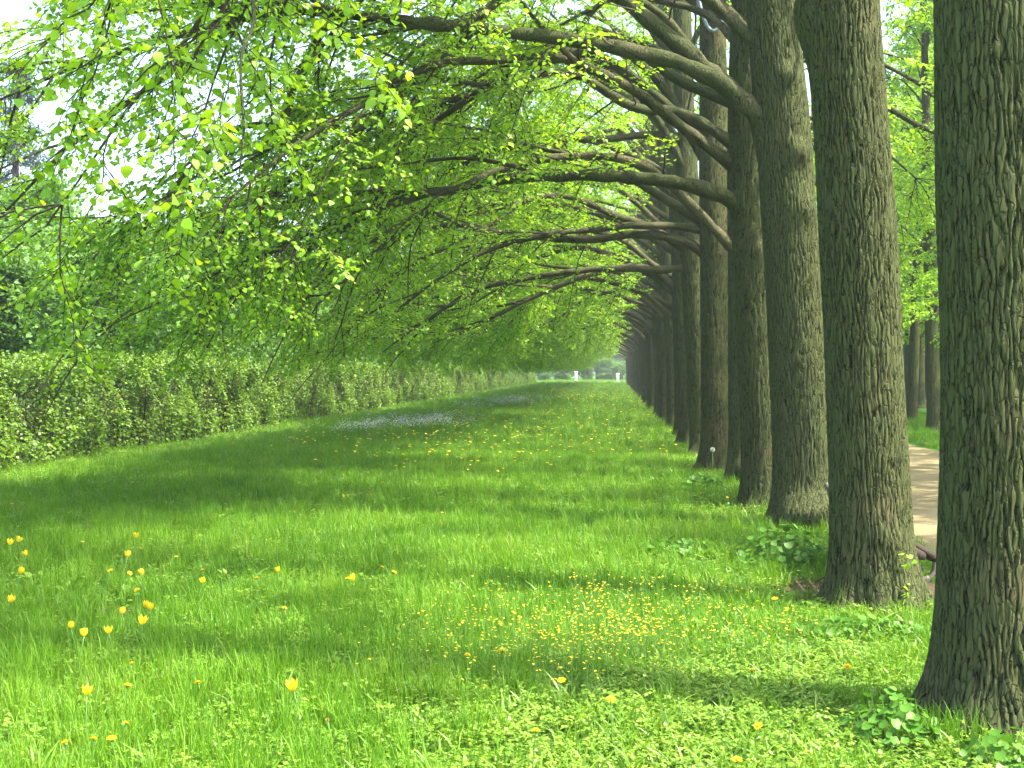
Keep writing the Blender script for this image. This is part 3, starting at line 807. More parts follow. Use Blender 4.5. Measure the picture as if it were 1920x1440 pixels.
# ------------------------------------------------------------------ woodland trees behind the hedge and at the avenue's end
def wood_tree(seed, H, CR, c0, n, size=.15, mat='wood_leaf', conifer=False):
    rng = np.random.default_rng(seed)
    tr = MB()
    ax = np.stack([np.cumsum(rng.normal(0, .08, 9)), np.cumsum(rng.normal(0, .08, 9)), np.linspace(-.1, H * .93, 9)], -1); ax[0, :2] = 0
    V, F = tube(ax, np.linspace(.22, .03, 9) * H / 10, 8); tr.add(V, F)
    P = []; Dl = []
    br = MB()
    nbr = 42 if not conifer else 70
    per = n // nbr
    for k in range(nbr):
        f = (k + rng.random()) / nbr
        z = c0 + (H - c0) * f
        zz = min(z, ax[-1, 2]); x0 = np.array([np.interp(zz, ax[:, 2], ax[:, 0]), np.interp(zz, ax[:, 2], ax[:, 1]), zz * (.9 if not conifer else 1)])
        az = k * 2.4 + rng.normal(0, .4)
        if conifer:
            Lb = CR * (1 - f) ** .8 * rng.uniform(.7, 1.1) + .2
            d = np.array([cos(az), sin(az), -.25])
        else:
            Lb = CR * math.sqrt(max(.08, 1 - (1.7 * f - .75) ** 2)) * rng.uniform(.6, 1.15)
            d = np.array([cos(az), sin(az), .15 + .9 * f])
        B, Bd = grow(rng, x0[None], d[None], np.array([Lb]), 6, .02, .12)
        V, F = tube(B[0], np.linspace(.05, .008, 7), 4); br.add(V, F)
        m = per
        t = rng.uniform(.25, 1.05, m) ** .8
        cp = np.stack([np.interp(t, np.linspace(0, 1, 7), B[0][:, c]) for c in range(3)], -1)
        spread = .34 if not conifer else .16
        P.append(cp + rng.normal(0, spread, (m, 3)) * np.array([1, 1, .6]) * (0.5 + CR / 4)); 
    P = np.concatenate(P); m = len(P)
    out = nrm(P - np.array([0, 0, (c0 + H) / 2])) 
    D = nrm(out * .6 + rng.normal(0, .6, (m, 3)) + np.array([0, 0, -.3])); Nn = np.array([0, 0, .9]) + rng.normal(0, .5, (m, 3)) + .3 * out
    V, F, k = leaves(P, D, Nn, size * np.clip(rng.normal(1, .25, m), .5, 1.6), LEAF4 if not conifer else (LEAF4[0] * np.array([.35, 1.3, 1]), LEAF4[1]))
    fo = MB().add(V, F, np.repeat(np.clip(rng.normal(.5, .22, m), 0, 1), k)).mesh('crown', M[mat])
    return tr.mesh('trunk', M['wood_bark'], True), br.mesh('branches', M['wood_bark'], True), fo
WT = [wood_tree(11, 8.5, 3.2, 1.0, 24000, .18), wood_tree(12, 10.5, 3.6, 1.4, 28000, .19), wood_tree(13, 6.0, 2.8, .4, 20000, .15)]
FIR = wood_tree(14, 15, 3.0, 1.5, 16000, .16, 'fir_needle', True)
def put_wood(kind, x, y, sc, rz, label, cat, group, name):
    tr, br, fo = kind
    r = empty(name, (x, y, 0), rz); r.scale = (sc, sc, sc)
    tag(r, label, cat, group)
    mobj('trunk', tr, r); mobj('branches', br, r, 'stuff'); mobj('crown', fo, r, 'stuff')
rng = np.random.default_rng(9)
for (x, y, k, sc) in [(-13.6, 19, 2, .75), (-16, 26, 2, .95), (-14.2, 33, 2, .9), (-18, 38, 0, .85), (-14.6, 44, 2, 1.0), (-19, 50, 0, .9), (-15.2, 57, 0, .8), (-21, 63, 1, .85),
                      (-15.5, 70, 0, .85), (-20, 80, 1, .9), (-15.5, 88, 0, 1.0), (-21, 98, 1, 1.0), (-15.5, 108, 1, .9), (-19, 122, 1, 1.05), (-15.5, 135, 1, 1.0), (-17, 152, 1, 1.1), (-26, 45, 1, .8), (-28, 72, 1, 1.0), (-30, 60, 1, .9)]:
    put_wood(WT[k], x, y, sc * rng.uniform(.95, 1.05), rng.uniform(0, 6.28), 'bushy green tree growing behind the clipped hedge', 'tree', 'bushy trees behind the hedge', 'bushy_tree')
for k in range(26):
    put_wood(WT[2], -13.3 + rng.normal(0, .5), 16 + k * 5.2 + rng.normal(0, 1), rng.uniform(.55, .85), rng.uniform(0, 6.28), 'shrub crowding right behind the clipped hedge', 'shrub', 'shrubs right behind the hedge', 'leafy_shrub')
put_wood(FIR, -22.3, 47, .95, .4, 'dark fir tree rising above the bushes behind the hedge', 'tree', None, 'fir_tree')
for k in range(34):
    x = -62 + k * 4.0 + rng.normal(0, 1.2); y = 232 + 16 * rng.random() + (12 if k % 2 else 0)
    put_wood(WT[k % 2], x, y, 1.15 * rng.uniform(.85, 1.4), rng.uniform(0, 6.28), 'hazy tree in the wood closing the far end', 'tree', 'far wood trees at the avenue end', 'wood_tree')
for k in range(14):
    put_wood(WT[1], 22 + 4 * rng.random() + (6 if k % 2 else 0), 30 + k * 10 + rng.normal(0, 2), 1.2 * rng.uniform(.9, 1.2), rng.uniform(0, 6.28), 'leafy tree in the wood right of the path rows', 'tree', 'wood trees beyond the path rows', 'wood_tree')
for k in range(12):
    put_wood(WT[2], -12 + k * 2.6 + rng.normal(0, .5), 205 + 5 * rng.random(), rng.uniform(.38, .62), rng.uniform(0, 6.28), 'low bush at the sunny far end of the avenue', 'bush', 'bushes at the avenue end', 'low_bush')

# white posts at the far end
def white_post(px, py, w, h, Y, label):
    p = on_z(px, py); x = p[0] / p[1] * Y
    r = empty('stone_post', (x, Y, 0)); tag(r, label, 'post')
    def box(w, z0, z1):
        V = np.array([(sx * w / 2, sy * w / 2, z) for z in (z0, z1) for sx, sy in ((-1, -1), (1, -1), (1, 1), (-1, 1))])
        F = [np.array([[3, 2, 1, 0], [4, 5, 6, 7], [0, 1, 5, 4], [1, 2, 6, 5], [2, 3, 7, 6], [3, 0, 4, 7]])]
        return V, F
    for nm, a, b, ww in (('plinth', 0, .18 * h, 1.25 * w), ('shaft', .18 * h - .002, .86 * h, w), ('cap', .86 * h - .002, h, 1.3 * w)):
        V, F = box(ww, a, b); mobj(nm, MB().add(V, F).mesh(nm, M['white_stone']), r)
white_post(1158, 714, .42, 1.25, 190, 'bright white stone post beside the last trees of the row')
white_post(1080, 714, .40, 1.5, 196, 'pale post among bushes at the far end')

# ------------------------------------------------------------------ bench behind the second trunk
def tube_obj(name, pts, rad, mat, parent, sides=10, step=.02):
    p = catmull(np.array(pts, float), step)
    r = np.interp(np.linspace(0, 1, len(p)), np.linspace(0, 1, len(rad)), rad)
    V, F = tube(p, r, sides)
    return mobj(name, MB().add(V, F).mesh(name, mat, True), parent)
def box_obj(name, c, s, mat, parent, rx=0, ry=0, bev=.006):
    x, y, z = s[0] / 2, s[1] / 2, s[2] / 2
    # rounded long edges: octagonal section in xz, along y
    sec = [(x - bev, -z), (x, -z + bev), (x, z - bev), (x - bev, z), (-x + bev, z), (-x, z - bev), (-x, -z + bev), (-x + bev, -z)]
    V = np.array([(a, yy, b) for yy in (-y, y) for a, b in sec]); k = len(sec); j = np.arange(k)
    F = [np.stack([j, (j + 1) % k, k + (j + 1) % k, k + j], -1)[:, ::-1], np.arange(k)[None], (k + np.arange(k))[::-1][None]]
    o = mobj(name, MB().add(V, F).mesh(name, mat), parent)
    o.location = c; o.rotation_euler = (rx, ry, 0)
    return o
bench = empty('park_bench', (2.2, 10.9, 0))
tag(bench, 'dark wooden park bench with grey scroll iron legs behind a tree trunk', 'bench')
for yy in (-.80, .80):
    # iron end frame: seat rail, scroll front leg, rear leg running up into the back
    tube_obj('iron_leg', [(-.16, yy, .36), (.05, yy, .355), (.22, yy, .36), (.275, yy, .32), (.27, yy, .24), (.225, yy, .18), (.18, yy, .12), (.19, yy, .06), (.215, yy, .012)], [.018, .018, .02, .022, .022, .022, .021, .021, .026], M['bench_iron'], bench)
    tube_obj('iron_scroll', [(.235, yy, .195), (.17, yy, .175), (.125, yy, .205), (.125, yy, .255), (.16, yy, .275), (.185, yy, .25)], [.02, .02, .02, .02, .022, .024], M['bench_iron'], bench)
    tube_obj('iron_back', [(-.27, yy, .012), (-.22, yy, .12), (-.18, yy, .25), (-.17, yy, .36), (-.22, yy, .55), (-.29, yy, .78)], [.026, .02, .02, .02, .019, .016], M['bench_iron'], bench)
for k in range(4):
    box_obj('seat_slat', (-.11 + k * .115, 0, .392 - .004 * k + (-.012 if k == 3 else 0)), (.10, 1.95, .058), M['bench_wood'], bench, 0, radians(2 if k < 3 else 14), .012)
for k in range(3):
    box_obj('back_slat', (-.165 - k * .035, 0, .50 + k * .115), (.035, 1.95, .09), M['bench_wood'], bench, 0, radians(-17), .010)

# ------------------------------------------------------------------ rope, hose and strap on the trunks
def world_tube(name, P, rad, mat, label=None, cat=None, parent=None, sides=8):
    P = np.array(P, float); base = P[0].copy()
    o = tube_obj(name, P - base, [rad, rad], mat, None, sides, .04)
    o.location = base
    if label: tag(o, label, cat)
    return o
Y6 = NEAR[5]['Y']
world_tube('grey_hose', [on_Y(px, py, Y6 - .34 - d) for px, py, d in [(1309, -14, .0), (1313, 12, .03), (1321, 38, .05), (1330, 54, .06), (1339, 58, .06), (1348, 51, .05), (1354, 40, .04), (1359, 28, .0), (1363, 12, -.15)]], .032, M['hose_grey'], 'grey hose hanging in a loop against a trunk', 'hose')
world_tube('black_rope', [on_Y(px, py, Y6 - .42) for px, py in [(1306, -40), (1305, 20), (1302, 90), (1299, 150), (1293, 190), (1286, 222)]], .018, M['rope_black'], 'thin black rope hanging down beside the hose loop', 'rope')
Y7 = NEAR[6]['Y']; c7 = on_Y(1283, 215, Y7)
th = np.linspace(0, 2 * pi, 30)
world_tube('black_strap', [(c7[0] + .265 * cos(t), Y7 + .265 * sin(t), c7[2] - .10 * cos(t - .3) - .06) for t in th], .03, M['rope_black'], 'black strap slung around a trunk high up', 'strap')
world_tube('strap_hose', [on_Y(px, py, Y7 - .34) for px, py in [(1254, 212), (1258, 228), (1264, 240), (1269, 249)]], .03, M['hose_grey'], 'short grey hose end hanging below the black strap', 'hose')

# ------------------------------------------------------------------ leafy clumps at the trunk feet, every leaf a part
def round_leaf_mesh(name, mat, k=9):
    a = np.linspace(0, 2 * pi, k, endpoint=False)
    r = 0.5 * (1 + .08 * np.cos(2 * a)) ; r[0] *= .62
    V = [(0, 0, 0)] + [(-.5 + .42 + r_ * -cos(t), r_ * sin(t), .10 * (r_ / .5) ** 2) for r_, t in zip(r, a)]
    j = np.arange(k)
    return MB().add(V, [np.stack([np.zeros(k, int), 1 + j, 1 + (j + 1) % k], -1)], np.random.default_rng(k).random(k + 1) * .2 + .4).mesh(name, mat, True)
LEAFM = [round_leaf_mesh('leaf', M['clump_leaf'], k) for k in (9, 10, 11)]
def clump(px, py, w, h, n, size, label, seed, name='leafy_plant', d=.6, mesh=LEAFM):
    rng = np.random.default_rng(seed)
    p = on_z(px, py)
    r = empty(name, p); tag(r, label, 'plant', 'leafy plants at the tree feet')
    st = []
    for k in range(n):
        az = rng.uniform(0, 6.28); q = math.sqrt(rng.random())
        x = w / 2 * q * cos(az); y = d / 2 * q * sin(az)
        z = h * (1 - q ** 2.2) * rng.uniform(.35, 1.0) + rng.uniform(.015, .05)
        o = mobj('leaf', mesh[k % len(mesh)], r)
        o.location = (x, y, z)
        s = size * rng.uniform(.6, 1.25); o.scale = (s, s, s)
        tilt = rng.normal(.35, .3)
        o.rotation_euler = (rng.normal(0, .3), tilt + .3 * q, math.atan2(y, x) + rng.normal(0, .7))
        st.append([(x * .55, y * .55, -.01), (x * .85, y * .85, z * .55), (x, y, z)])
    V, F = batch_tube(np.array(st), np.full(n, .0022), np.full(n, .0016), 3)
    mobj('stalks', MB().add(V, F).mesh('stalks', M['green_stem']), r, 'stuff')
clump(1470, 1062, 1.05, .36, 330, .066, 'broad dark green leafy plant between the bench tree and the knotty tree', 1, d=.9)
clump(1672, 1388, .50, .20, 150, .050, 'leafy plant pressed against the left side of the first trunk', 2, d=.6)
clump(1620, 1192, 1.0, .10, 170, .055, 'low leafy mat in front of the bench-hiding trunk', 3, d=.55)
clump(1318, 922, .8, .26, 120, .085, 'small bushy weed among grass beside the row further on', 4, d=.7)
clump(1895, 1442, .5, .14, 110, .055, 'pale leafy weed in front of the first trunk', 5, d=.5)
clump(1268, 1040, .9, .13, 90, .07, 'low loose weed patch in the grass near the broad leafy plant', 6, d=.7)

def blade_leaf_mesh():
    V = []; prof = [(0, .03), (.25, .16), (.5, .2), (.75, .15), (1.0, .01)]
    for t, w in prof: V += [(t, -w, .06 + .25 * t - .32 * t * t), (t, 0, .25 * t - .32 * t * t), (t, w, .06 + .25 * t - .32 * t * t)]
    F = np.array([[i * 3 + j, i * 3 + j + 1, i * 3 + j + 4, i * 3 + j + 3] for i in range(4) for j in range(2)])
    return MB().add(V, [F], .55).mesh('leaf', M['herb_leaf'], True)
BLADE = blade_leaf_mesh()
for k, (px, py, n_, sz, lab) in enumerate([(238, 1128, 13, .17, 'dock plant with broad leaves beside the bare soil spot'), (130, 1118, 9, .13, 'broad-leaved rosette left of the bare soil spot, among tulips'),
                                           (425, 1092, 11, .13, 'pale broad-leaved rosette in sunny grass right of the tulips'), (60, 1095, 8, .12, 'small broad-leaved rosette at the far edge of the tulips'),
                                           (520, 1240, 7, .10, 'small broad-leaved rosette alone in the open shaded lawn')]):
    rg = np.random.default_rng(700 + k); p = on_z(px, py)
    ro = empty('broad_leaved_plant', p); tag(ro, lab, 'plant', 'broad-leaved plants in the lawn')
    for j in range(n_):
        o = mobj('leaf', BLADE, ro); q = sz * rg.uniform(.65, 1.2); o.scale = (q, q * rg.uniform(.8, 1.2), q)
        o.location = (0, 0, rg.uniform(.01, .05)); o.rotation_euler = (rg.normal(0, .25), -rg.uniform(.15, .9), j * 2.4 + rg.normal(0, .3))
# shoots sprouting from the bench-tree bark
def sprout(px, py, Y, n, seed, label):
    rng = np.random.default_rng(seed)
    p = on_Y(px, py, Y); r = empty('bark_sprout', p); tag(r, label, 'shoot', 'fresh shoots on the bark')
    st = MB(); pts = [(0, .10, .02), (0, 0, 0), (.02, -.05, -.015), (.06, -.08, -.05)]
    V, F = tube(catmull(pts, .02), .0025, 4); st.add(V, F); mobj('stem', st.mesh('stem', M['green_stem']), r)
    for k in range(n):
        V, F, kk = leaves(np.zeros((1, 3)), np.array([[1.0, 0, 0]]), np.array([[0, 0, 1.0]]), np.array([1.0]), LEAF6)
        o = mobj('leaf', SPROUT, r)
        o.location = (rng.uniform(-.02, .07), rng.uniform(-.09, -.02), rng.uniform(-.06, .03)); s = rng.uniform(.035, .06); o.scale = (s, s, s)
        o.rotation_euler = (rng.normal(.7, .5), rng.normal(0, .5), rng.uniform(0, 6.28))
V, F, kk = leaves(np.zeros((1, 3)), np.array([[1.0, 0, 0]]), np.array([[0, 0, 1.0]]), np.array([1.0]), LEAF6)
SPROUT = MB().add(V, F, .75).mesh('leaf', M['lime_leaf'])
sprout(1688, 1046, 9.95 - .31, 9, 1, 'fresh leaf shoot halfway up the foot of the bench-hiding trunk')
sprout(1696, 1112, 9.95 - .38, 6, 2, 'tiny leaf shoot low on the bench-hiding trunk')

# fallen twig left of the bench tree
world_tube('fallen_twig', [np.array([*on_z(px, py, 0)[:2], z]) for px, py, z in [(1513, 1116, .05), (1530, 1112, .09), (1550, 1109, .12), (1568, 1110, .13), (1590, 1112, .06)]], .006, M['twig_bark'], 'thin dark fallen twig lying beside the bench-hiding trunk', 'twig')

# ------------------------------------------------------------------ grass and herbs
def proto(name, me):
    o = bpy.data.objects.new(name, me); PROTO.objects.link(o); return o
def blades(rng, n, rad, h0, h1, w, lean=.5, seg=3):
    mb = MB()
    for k in range(n):
        az = rng.uniform(0, 6.28); q = rad * math.sqrt(rng.random())
        b = np.array([q * cos(az), q * sin(az), -.01]); H = rng.uniform(h0, h1)
        la = rng.uniform(0, 6.28); ln = rng.uniform(.1, 1) * lean * H
        dirv = np.array([cos(la), sin(la), 0]); sd = np.array([-sin(la + rng.normal(0, .6)), cos(la), 0]); sd /= np.linalg.norm(sd)
        V = []; ww = w * rng.uniform(.6, 1.3)
        for s in range(seg):
            t = s / seg
            c = b + dirv * ln * t ** 2 + np.array([0, 0, H * (t - .18 * t * t)])
            V += [c - sd * ww / 2 * (1 - .55 * t), c + sd * ww / 2 * (1 - .55 * t)]
        V.append(b + dirv * ln + np.array([0, 0, H * .82]))
        F4 = np.array([[2 * s, 2 * s + 1, 2 * s + 3, 2 * s + 2] for s in range(seg - 1)]).reshape(-1, 4)
        mb.add(V, [F4, np.array([[2 * seg - 2, 2 * seg - 1, 2 * seg]])], float(np.clip(rng.normal(.5, .2), 0, 1)))
    return mb
def herb(rng, n, rad, h, size):
    P = []; D = []; Nn = []; S = []
    for k in range(n):
        az = rng.uniform(0, 6.28); q = rad * math.sqrt(rng.random()); z = h * rng.uniform(.3, 1)
        c = np.array([q * cos(az), q * sin(az), z])
        for j in range(3):
            a = az + j * 2.09 + rng.normal(0, .3)
            P.append(c); D.append((cos(a), sin(a), rng.normal(.1, .25))); Nn.append((rng.normal(0, .25), rng.normal(0, .25), 1)); S.append(size * rng.uniform(.6, 1.25))
    V, F, k = leaves(np.array(P), np.array(D), np.array(Nn), np.array(S), LEAF4)
    return MB().add(V, F, np.repeat(np.clip(rng.normal(.5, .22, len(P)), 0, 1), k))
rng = np.random.default_rng(21)
for k in range(4): proto('grass_%d' % k, blades(rng, 20, .09, .07, .17, .0042, .75).mesh('g', M['grass_blade']))
for k in range(2): proto('grass_%d' % (4 + k), blades(rng, 24, .08, .14, .27, .0050, .55).mesh('g', M['grass_blade']))
for k in range(3): proto('grass_%d' % (6 + k), herb(rng, 13, .09, .085, .021).mesh('h', M['herb_leaf']))
for k in range(2): proto('grass_%d' % (9 + k), blades(rng, 9, .05, .06, .16, .016, 1.2).mesh('g', M['herb_leaf']))    # broad rosette leaves

def scatter_group(name, coll):
    ng = bpy.data.node_groups.new(name, 'GeometryNodeTree')
    ng.interface.new_socket('Geometry', in_out='INPUT', socket_type='NodeSocketGeometry')
    ng.interface.new_socket('Geometry', in_out='OUTPUT', socket_type='NodeSocketGeometry')
    gi = ng.nodes.new('NodeGroupInput'); go = ng.nodes.new('NodeGroupOutput')
    ip = ng.nodes.new('GeometryNodeInstanceOnPoints')
    ci = ng.nodes.new('GeometryNodeCollectionInfo')
    ci.inputs['Collection'].default_value = coll
    ci.inputs['Separate Children'].default_value = True
    ci.inputs['Reset Children'].default_value = True
    ip.inputs['Pick Instance'].default_value = True
    for nm, dt, sock in (('rot', 'FLOAT_VECTOR', 'Rotation'), ('scl', 'FLOAT_VECTOR', 'Scale'), ('idx', 'INT', 'Instance Index')):
        a = ng.nodes.new('GeometryNodeInputNamedAttribute'); a.data_type = dt; a.inputs['Name'].default_value = nm
        ng.links.new(a.outputs['Attribute'], ip.inputs[sock])
    ng.links.new(gi.outputs[0], ip.inputs['Points']); ng.links.new(ci.outputs[0], ip.inputs['Instance']); ng.links.new(ip.outputs[0], go.inputs[0])
    return ng
GRASS_NG = scatter_group('grass_scatter', PROTO)
def scatter(name, P, rot, scl, idx, ng, label, cat, parent=None):
    me = bpy.data.meshes.new(name)
    me.vertices.add(len(P)); me.vertices.foreach_set('co', np.asarray(P, np.float32).ravel())
    for nm, ty, val in (('rot', 'FLOAT_VECTOR', rot), ('scl', 'FLOAT_VECTOR', scl)):
        at = me.attributes.new(nm, ty, 'POINT'); at.data.foreach_set('vector', np.asarray(val, np.float32).ravel())
    at = me.attributes.new('idx', 'INT', 'POINT'); at.data.foreach_set('value', np.asarray(idx, np.int32))
    o = mobj(name, me, parent, 'stuff')
    if label: tag(o, label, cat)
    md = o.modifiers.new('scatter', 'NODES'); md.node_group = ng
    return o
def snoise(x, y, seed):
    r = np.random.default_rng(seed); v = 0
    for k in range(7):
        a = r.uniform(0, 6.28); f = r.uniform(.5, 2.4); v = v + np.sin((x * cos(a) + y * sin(a)) * f + r.uniform(0, 6.28))
    return v / 7
def zone(x0, x1, y0, y1, dens, s0, rng, right=False):
    n = int((x1 - x0) * (y1 - y0) * dens)
    x = rng.uniform(x0, x1, n); y = rng.uniform(y0, y1, n)
    # inside the view with a margin of a couple of metres
    ck = ((x - (-.395 - .083) * y) > -2.2 - .03 * y) & ((x - .335 * y) < 1.2 + .03 * y)
    ck &= ~((x > PX0 - .05 + .1 * np.sin(y * .9)) & (x < PX1 + .05))
    ck &= ~((((x - 2.2) / .85) ** 2 + ((y - 10.5) / .62) ** 2 < .9) & (rng.random(n) < .95))
    ck &= ~((((x - _bp[0]) / .24) ** 2 + ((y - _bp[1]) / .22) ** 2 < 1) & (rng.random(n) < .85))
    for bx, by, R in BASES[:12]:
        ck &= (x - bx) ** 2 + (y - by) ** 2 > (R * 1.22) ** 2
    return x[ck], y[ck], np.full(ck.sum(), s0)
rng = np.random.default_rng(31)
Z = [zone(-7, 6, 4.3, 9.5, 210, .95, rng), zone(-12, 9, 9.5, 16, 130, 1.0, rng), zone(-13, 9, 16, 30, 70, 1.1, rng), zone(-10.6, 12, 30, 60, 26, 1.35, rng), zone(-10.6, 14, 60, 110, 9, 1.7, rng), zone(-10.6, 18, 110, 215, 3.2, 2.0, rng)]
X = np.concatenate([z[0] for z in Z]); Yv = np.concatenate([z[1] for z in Z]); S = np.concatenate([z[2] for z in Z])
n = len(X)
nz = snoise(X, Yv, 3); nz2 = snoise(X * 1.7, Yv * 1.7, 4)
near_row = np.exp(-((X - 1.4) / 1.1) ** 2)
herb_p = np.clip(.10 + .75 * np.clip((7.9 - Yv + 1.2 * nz2) / 1.0, 0, 1) * np.clip((X + 1.1 + .5 * nz) / .7, 0, 1) + .40 * near_row * (nz2 > -.1), 0, .9)
herb_p = np.where(X < -9.3, .6, herb_p)
u = rng.random(n)
tall = (rng.random(n) < np.clip(.22 + 1.3 * nz, .02, .75))
idx = np.where(tall, rng.integers(4, 6, n), rng.integers(0, 4, n))
# Collection Info sorts its children by name: grass_0 .. grass_9, grass_10 after grass_1
names = sorted(o.name for o in PROTO.objects); pos = {nm: i for i, nm in enumerate(names)}
idx = np.where(u < herb_p, rng.integers(6, 9, n), idx)
idx = np.where((u > .955), rng.integers(9, 11, n), idx)
idx = np.array([pos['grass_%d' % k] for k in range(11)])[idx]
hs = S * rng.uniform(.75, 1.2, n) * (1 + .35 * nz)
scl = np.stack([S * rng.uniform(.9, 1.2, n), S * rng.uniform(.9, 1.2, n), hs], -1)
rot = np.stack([rng.normal(0, .12, n), rng.normal(0, .12, n), rng.uniform(0, 6.28, n)], -1)
scatter('grass', np.stack([X, Yv, np.zeros(n)], -1), rot, scl, idx, GRASS_NG, 'lush spring grass and small herbs covering the lawn', 'grass')
print('grass tufts', n)
# tall grass tuft at the first trunk's foot
rng = np.random.default_rng(33)
p = on_z(1770, 1400); tb = MB()
for k in range(16):
    b = blades(rng, 11, .05, .12, .30, .006, .4)
    for V_, R_ in zip(b.V, b.R):
        pass
    ox, oy = rng.normal(0, .11), rng.normal(0, .035)
    V_ = np.concatenate(b.V) + np.array([ox, oy, 0])
    tb.add(V_, [np.concatenate(b.F[q]) for q in sorted(b.F)], np.concatenate(b.R))
o = mobj('grass_tuft', tb.mesh('grass_tuft', M['grass_blade']), None, 'stuff'); o.location = p
tag(o, 'tall bright grass tuft at the foot of the first trunk', 'grass')

for k, (px, py, w_, lab) in enumerate([(496, 942, .35, 'dark tall grass tuft in the lawn near the hedge'), (436, 918, .28, 'smaller dark grass tuft beside the tall one near the hedge'),
                                    (1180, 985, .5, 'dark grass clump in the lawn near the knotty tree'), (1050, 885, .6, 'wide dark grass clump in the middle of the avenue')]):
    p = on_z(px, py); tb = MB()
    for q in range(22):
        b = blades(rng, 12, .06, .14, .32, .006, .6)
        tb.add(np.concatenate(b.V) + np.array([rng.normal(0, w_ * .5), rng.normal(0, w_ * .4), 0]), [np.concatenate(b.F[z_]) for z_ in sorted(b.F)], np.concatenate(b.R))
    o = mobj('grass_tuft', tb.mesh('grass_tuft', M['tuft_blade']), None, 'stuff'); o.location = p
    tag(o, lab, 'grass')
# ------------------------------------------------------------------ flowers
def stem_mesh(h, r=.0028, bend=.03):
    V, F = tube(catmull([(0, 0, -.02), (bend * .3, 0, h * .5), (bend, bend * .3, h)], .04), r, 5)
    return MB().add(V, F, .5).mesh('stem', M['green_stem'], True)
def dandelion_head(rng, D=.036, mat='yellow_petal'):
    mb = MB()
    P = []; Dd = []; Nn = []; S = []
    for ring, (m, el, ln) in enumerate([(18, .12, 1.0), (15, .38, .9), (12, .75, .75), (8, 1.15, .6)]):
        for k in range(m):
            a = k * 2 * pi / m + ring * .2 + rng.normal(0, .06); e = el + rng.normal(0, .06)
            P.append((0, 0, 0)); Dd.append((cos(a) * cos(e), sin(a) * cos(e), sin(e))); Nn.append((-cos(a) * sin(e), -sin(a) * sin(e), cos(e))); S.append(D / 2 * ln)
    V, F, k = leaves(np.array(P), np.array(Dd), np.array(Nn), np.array(S), (LEAF4[0] * np.array([.42, 1, .3]), LEAF4[1]))
    mb.add(V, F, np.repeat(rng.random(len(P)), k))
    V, F = tube([(0, 0, -.012), (0, 0, -.004), (0, 0, .002)], [.004, .0075, .006], 7); mb.add(V, F, .3, 1)
    return mb.mesh('flower_head', [M[mat], M['green_stem']])
def tulip_head(rng, op=.35):
    mb = MB()
    for ring in range(2):
        for k in range(3):
            a = k * 2 * pi / 3 + ring * pi / 3
            prof = [(.004, 0, .006), (.014 + .004 * op, .012, .013), (.017 + .012 * op, .028, .0125), (.013 + .028 * op, .046, .002)]
            V = []
            for (r, z, w) in prof:
                for s in (-1, 0, 1):
                    rr_ = r * (1 if s == 0 else .93); V.append((rr_ * cos(a) - s * w * sin(a), rr_ * sin(a) + s * w * cos(a), z))
            F = np.array([[i * 3 + j, i * 3 + j + 1, (i + 1) * 3 + j + 1, (i + 1) * 3 + j] for i in range(3) for j in range(2)])
            mb.add(V, [F], rng.uniform(.2, .6))
    return mb.mesh('flower_head', M['yellow_petal'], True)
rng = np.random.default_rng(55)
STEM = {h: stem_mesh(h, bend=b) for h, b in ((.13, .02), (.17, -.03), (.22, .04), (.26, .03), (.30, -.04))}
DH = [dandelion_head(rng, .048), dandelion_head(rng, .043), dandelion_head(rng, .051)]
DB = [dandelion_head(rng, .024, 'brown_petal')]
TH = [tulip_head(rng, .1), tulip_head(rng, .35), tulip_head(rng, .6)]
TL_ = None
def strap_leaf(rng):
    mb = MB()
    for k in range(2):
        a = rng.uniform(0, 6.28); V = []
        for t in np.linspace(0, 1, 5):
            c = np.array([cos(a) * .10 * t ** 1.6, sin(a) * .10 * t ** 1.6, .17 * (t - .25 * t * t)]); w = .010 * (1 - t ** 2) + .0005
            V += [c + w * np.array([-sin(a), cos(a), 0]), c - w * np.array([-sin(a), cos(a), 0])]
        mb.add(V, [np.array([[2 * i, 2 * i + 1, 2 * i + 3, 2 * i + 2] for i in range(4)])], .5)
    return mb.mesh('leaves', M['herb_leaf'])
SL = [strap_leaf(rng) for _ in range(3)]
def flower(name, px, py, h, heads, label, cat, group, extra=None, tilt=.15):
    b = (-.0, 0)
    bend = {.13: .02, .17: -.03, .22: .04, .26: .03, .30: -.04}[h]
    p = on_z(px, py, h)
    rz = rng.uniform(0, 6.28)
    root = empty(name, (p[0], p[1], 0), rz)
    tag(root, label, cat, group)
    mobj('stem', STEM[h], root)
    o = mobj('flower_head', heads[rng.integers(0, len(heads))], root); o.location = (bend, bend * .3, h); s = rng.uniform(.85, 1.15); o.scale = (s, s, s)
    o.rotation_euler = (rng.normal(0, tilt), rng.normal(0, tilt), rng.uniform(0, 6.28))
    if extra: mobj('leaves', extra[rng.integers(0, len(extra))], root)
for (zx, zy) in [(57, 198), (108, 178), (117, 248), (78, 346), (688, 158), (628, 257), (738, 343), (1037, 386), (20, 490), (662, 547), (766, 513), (770, 535), (730, 598), (587, 645), (403, 620), (396, 670), (440, 978), (1434, 340), (1803, 375), (1540, 950)]:
    flower('wild_tulip', zx / 2.743, 950 + zy / 2.743, [.22, .26, .30][rng.integers(0, 3)], TH, 'yellow wild tulip with upright petals in the sunny grass', 'flower', 'yellow wild tulips in the lawn', SL, .25)
DL = [(x / 2.743, 950 + y / 2.743) for x, y in [(443, 180), (903, 256), (540, 330), (648, 345), (1040, 323), (722, 425), (1320, 372), (650, 810), (651, 911), (616, 1107), (475, 1182), (612, 1187), (294, 1219), (1048, 902), (1490, 518), (712, 215)]]
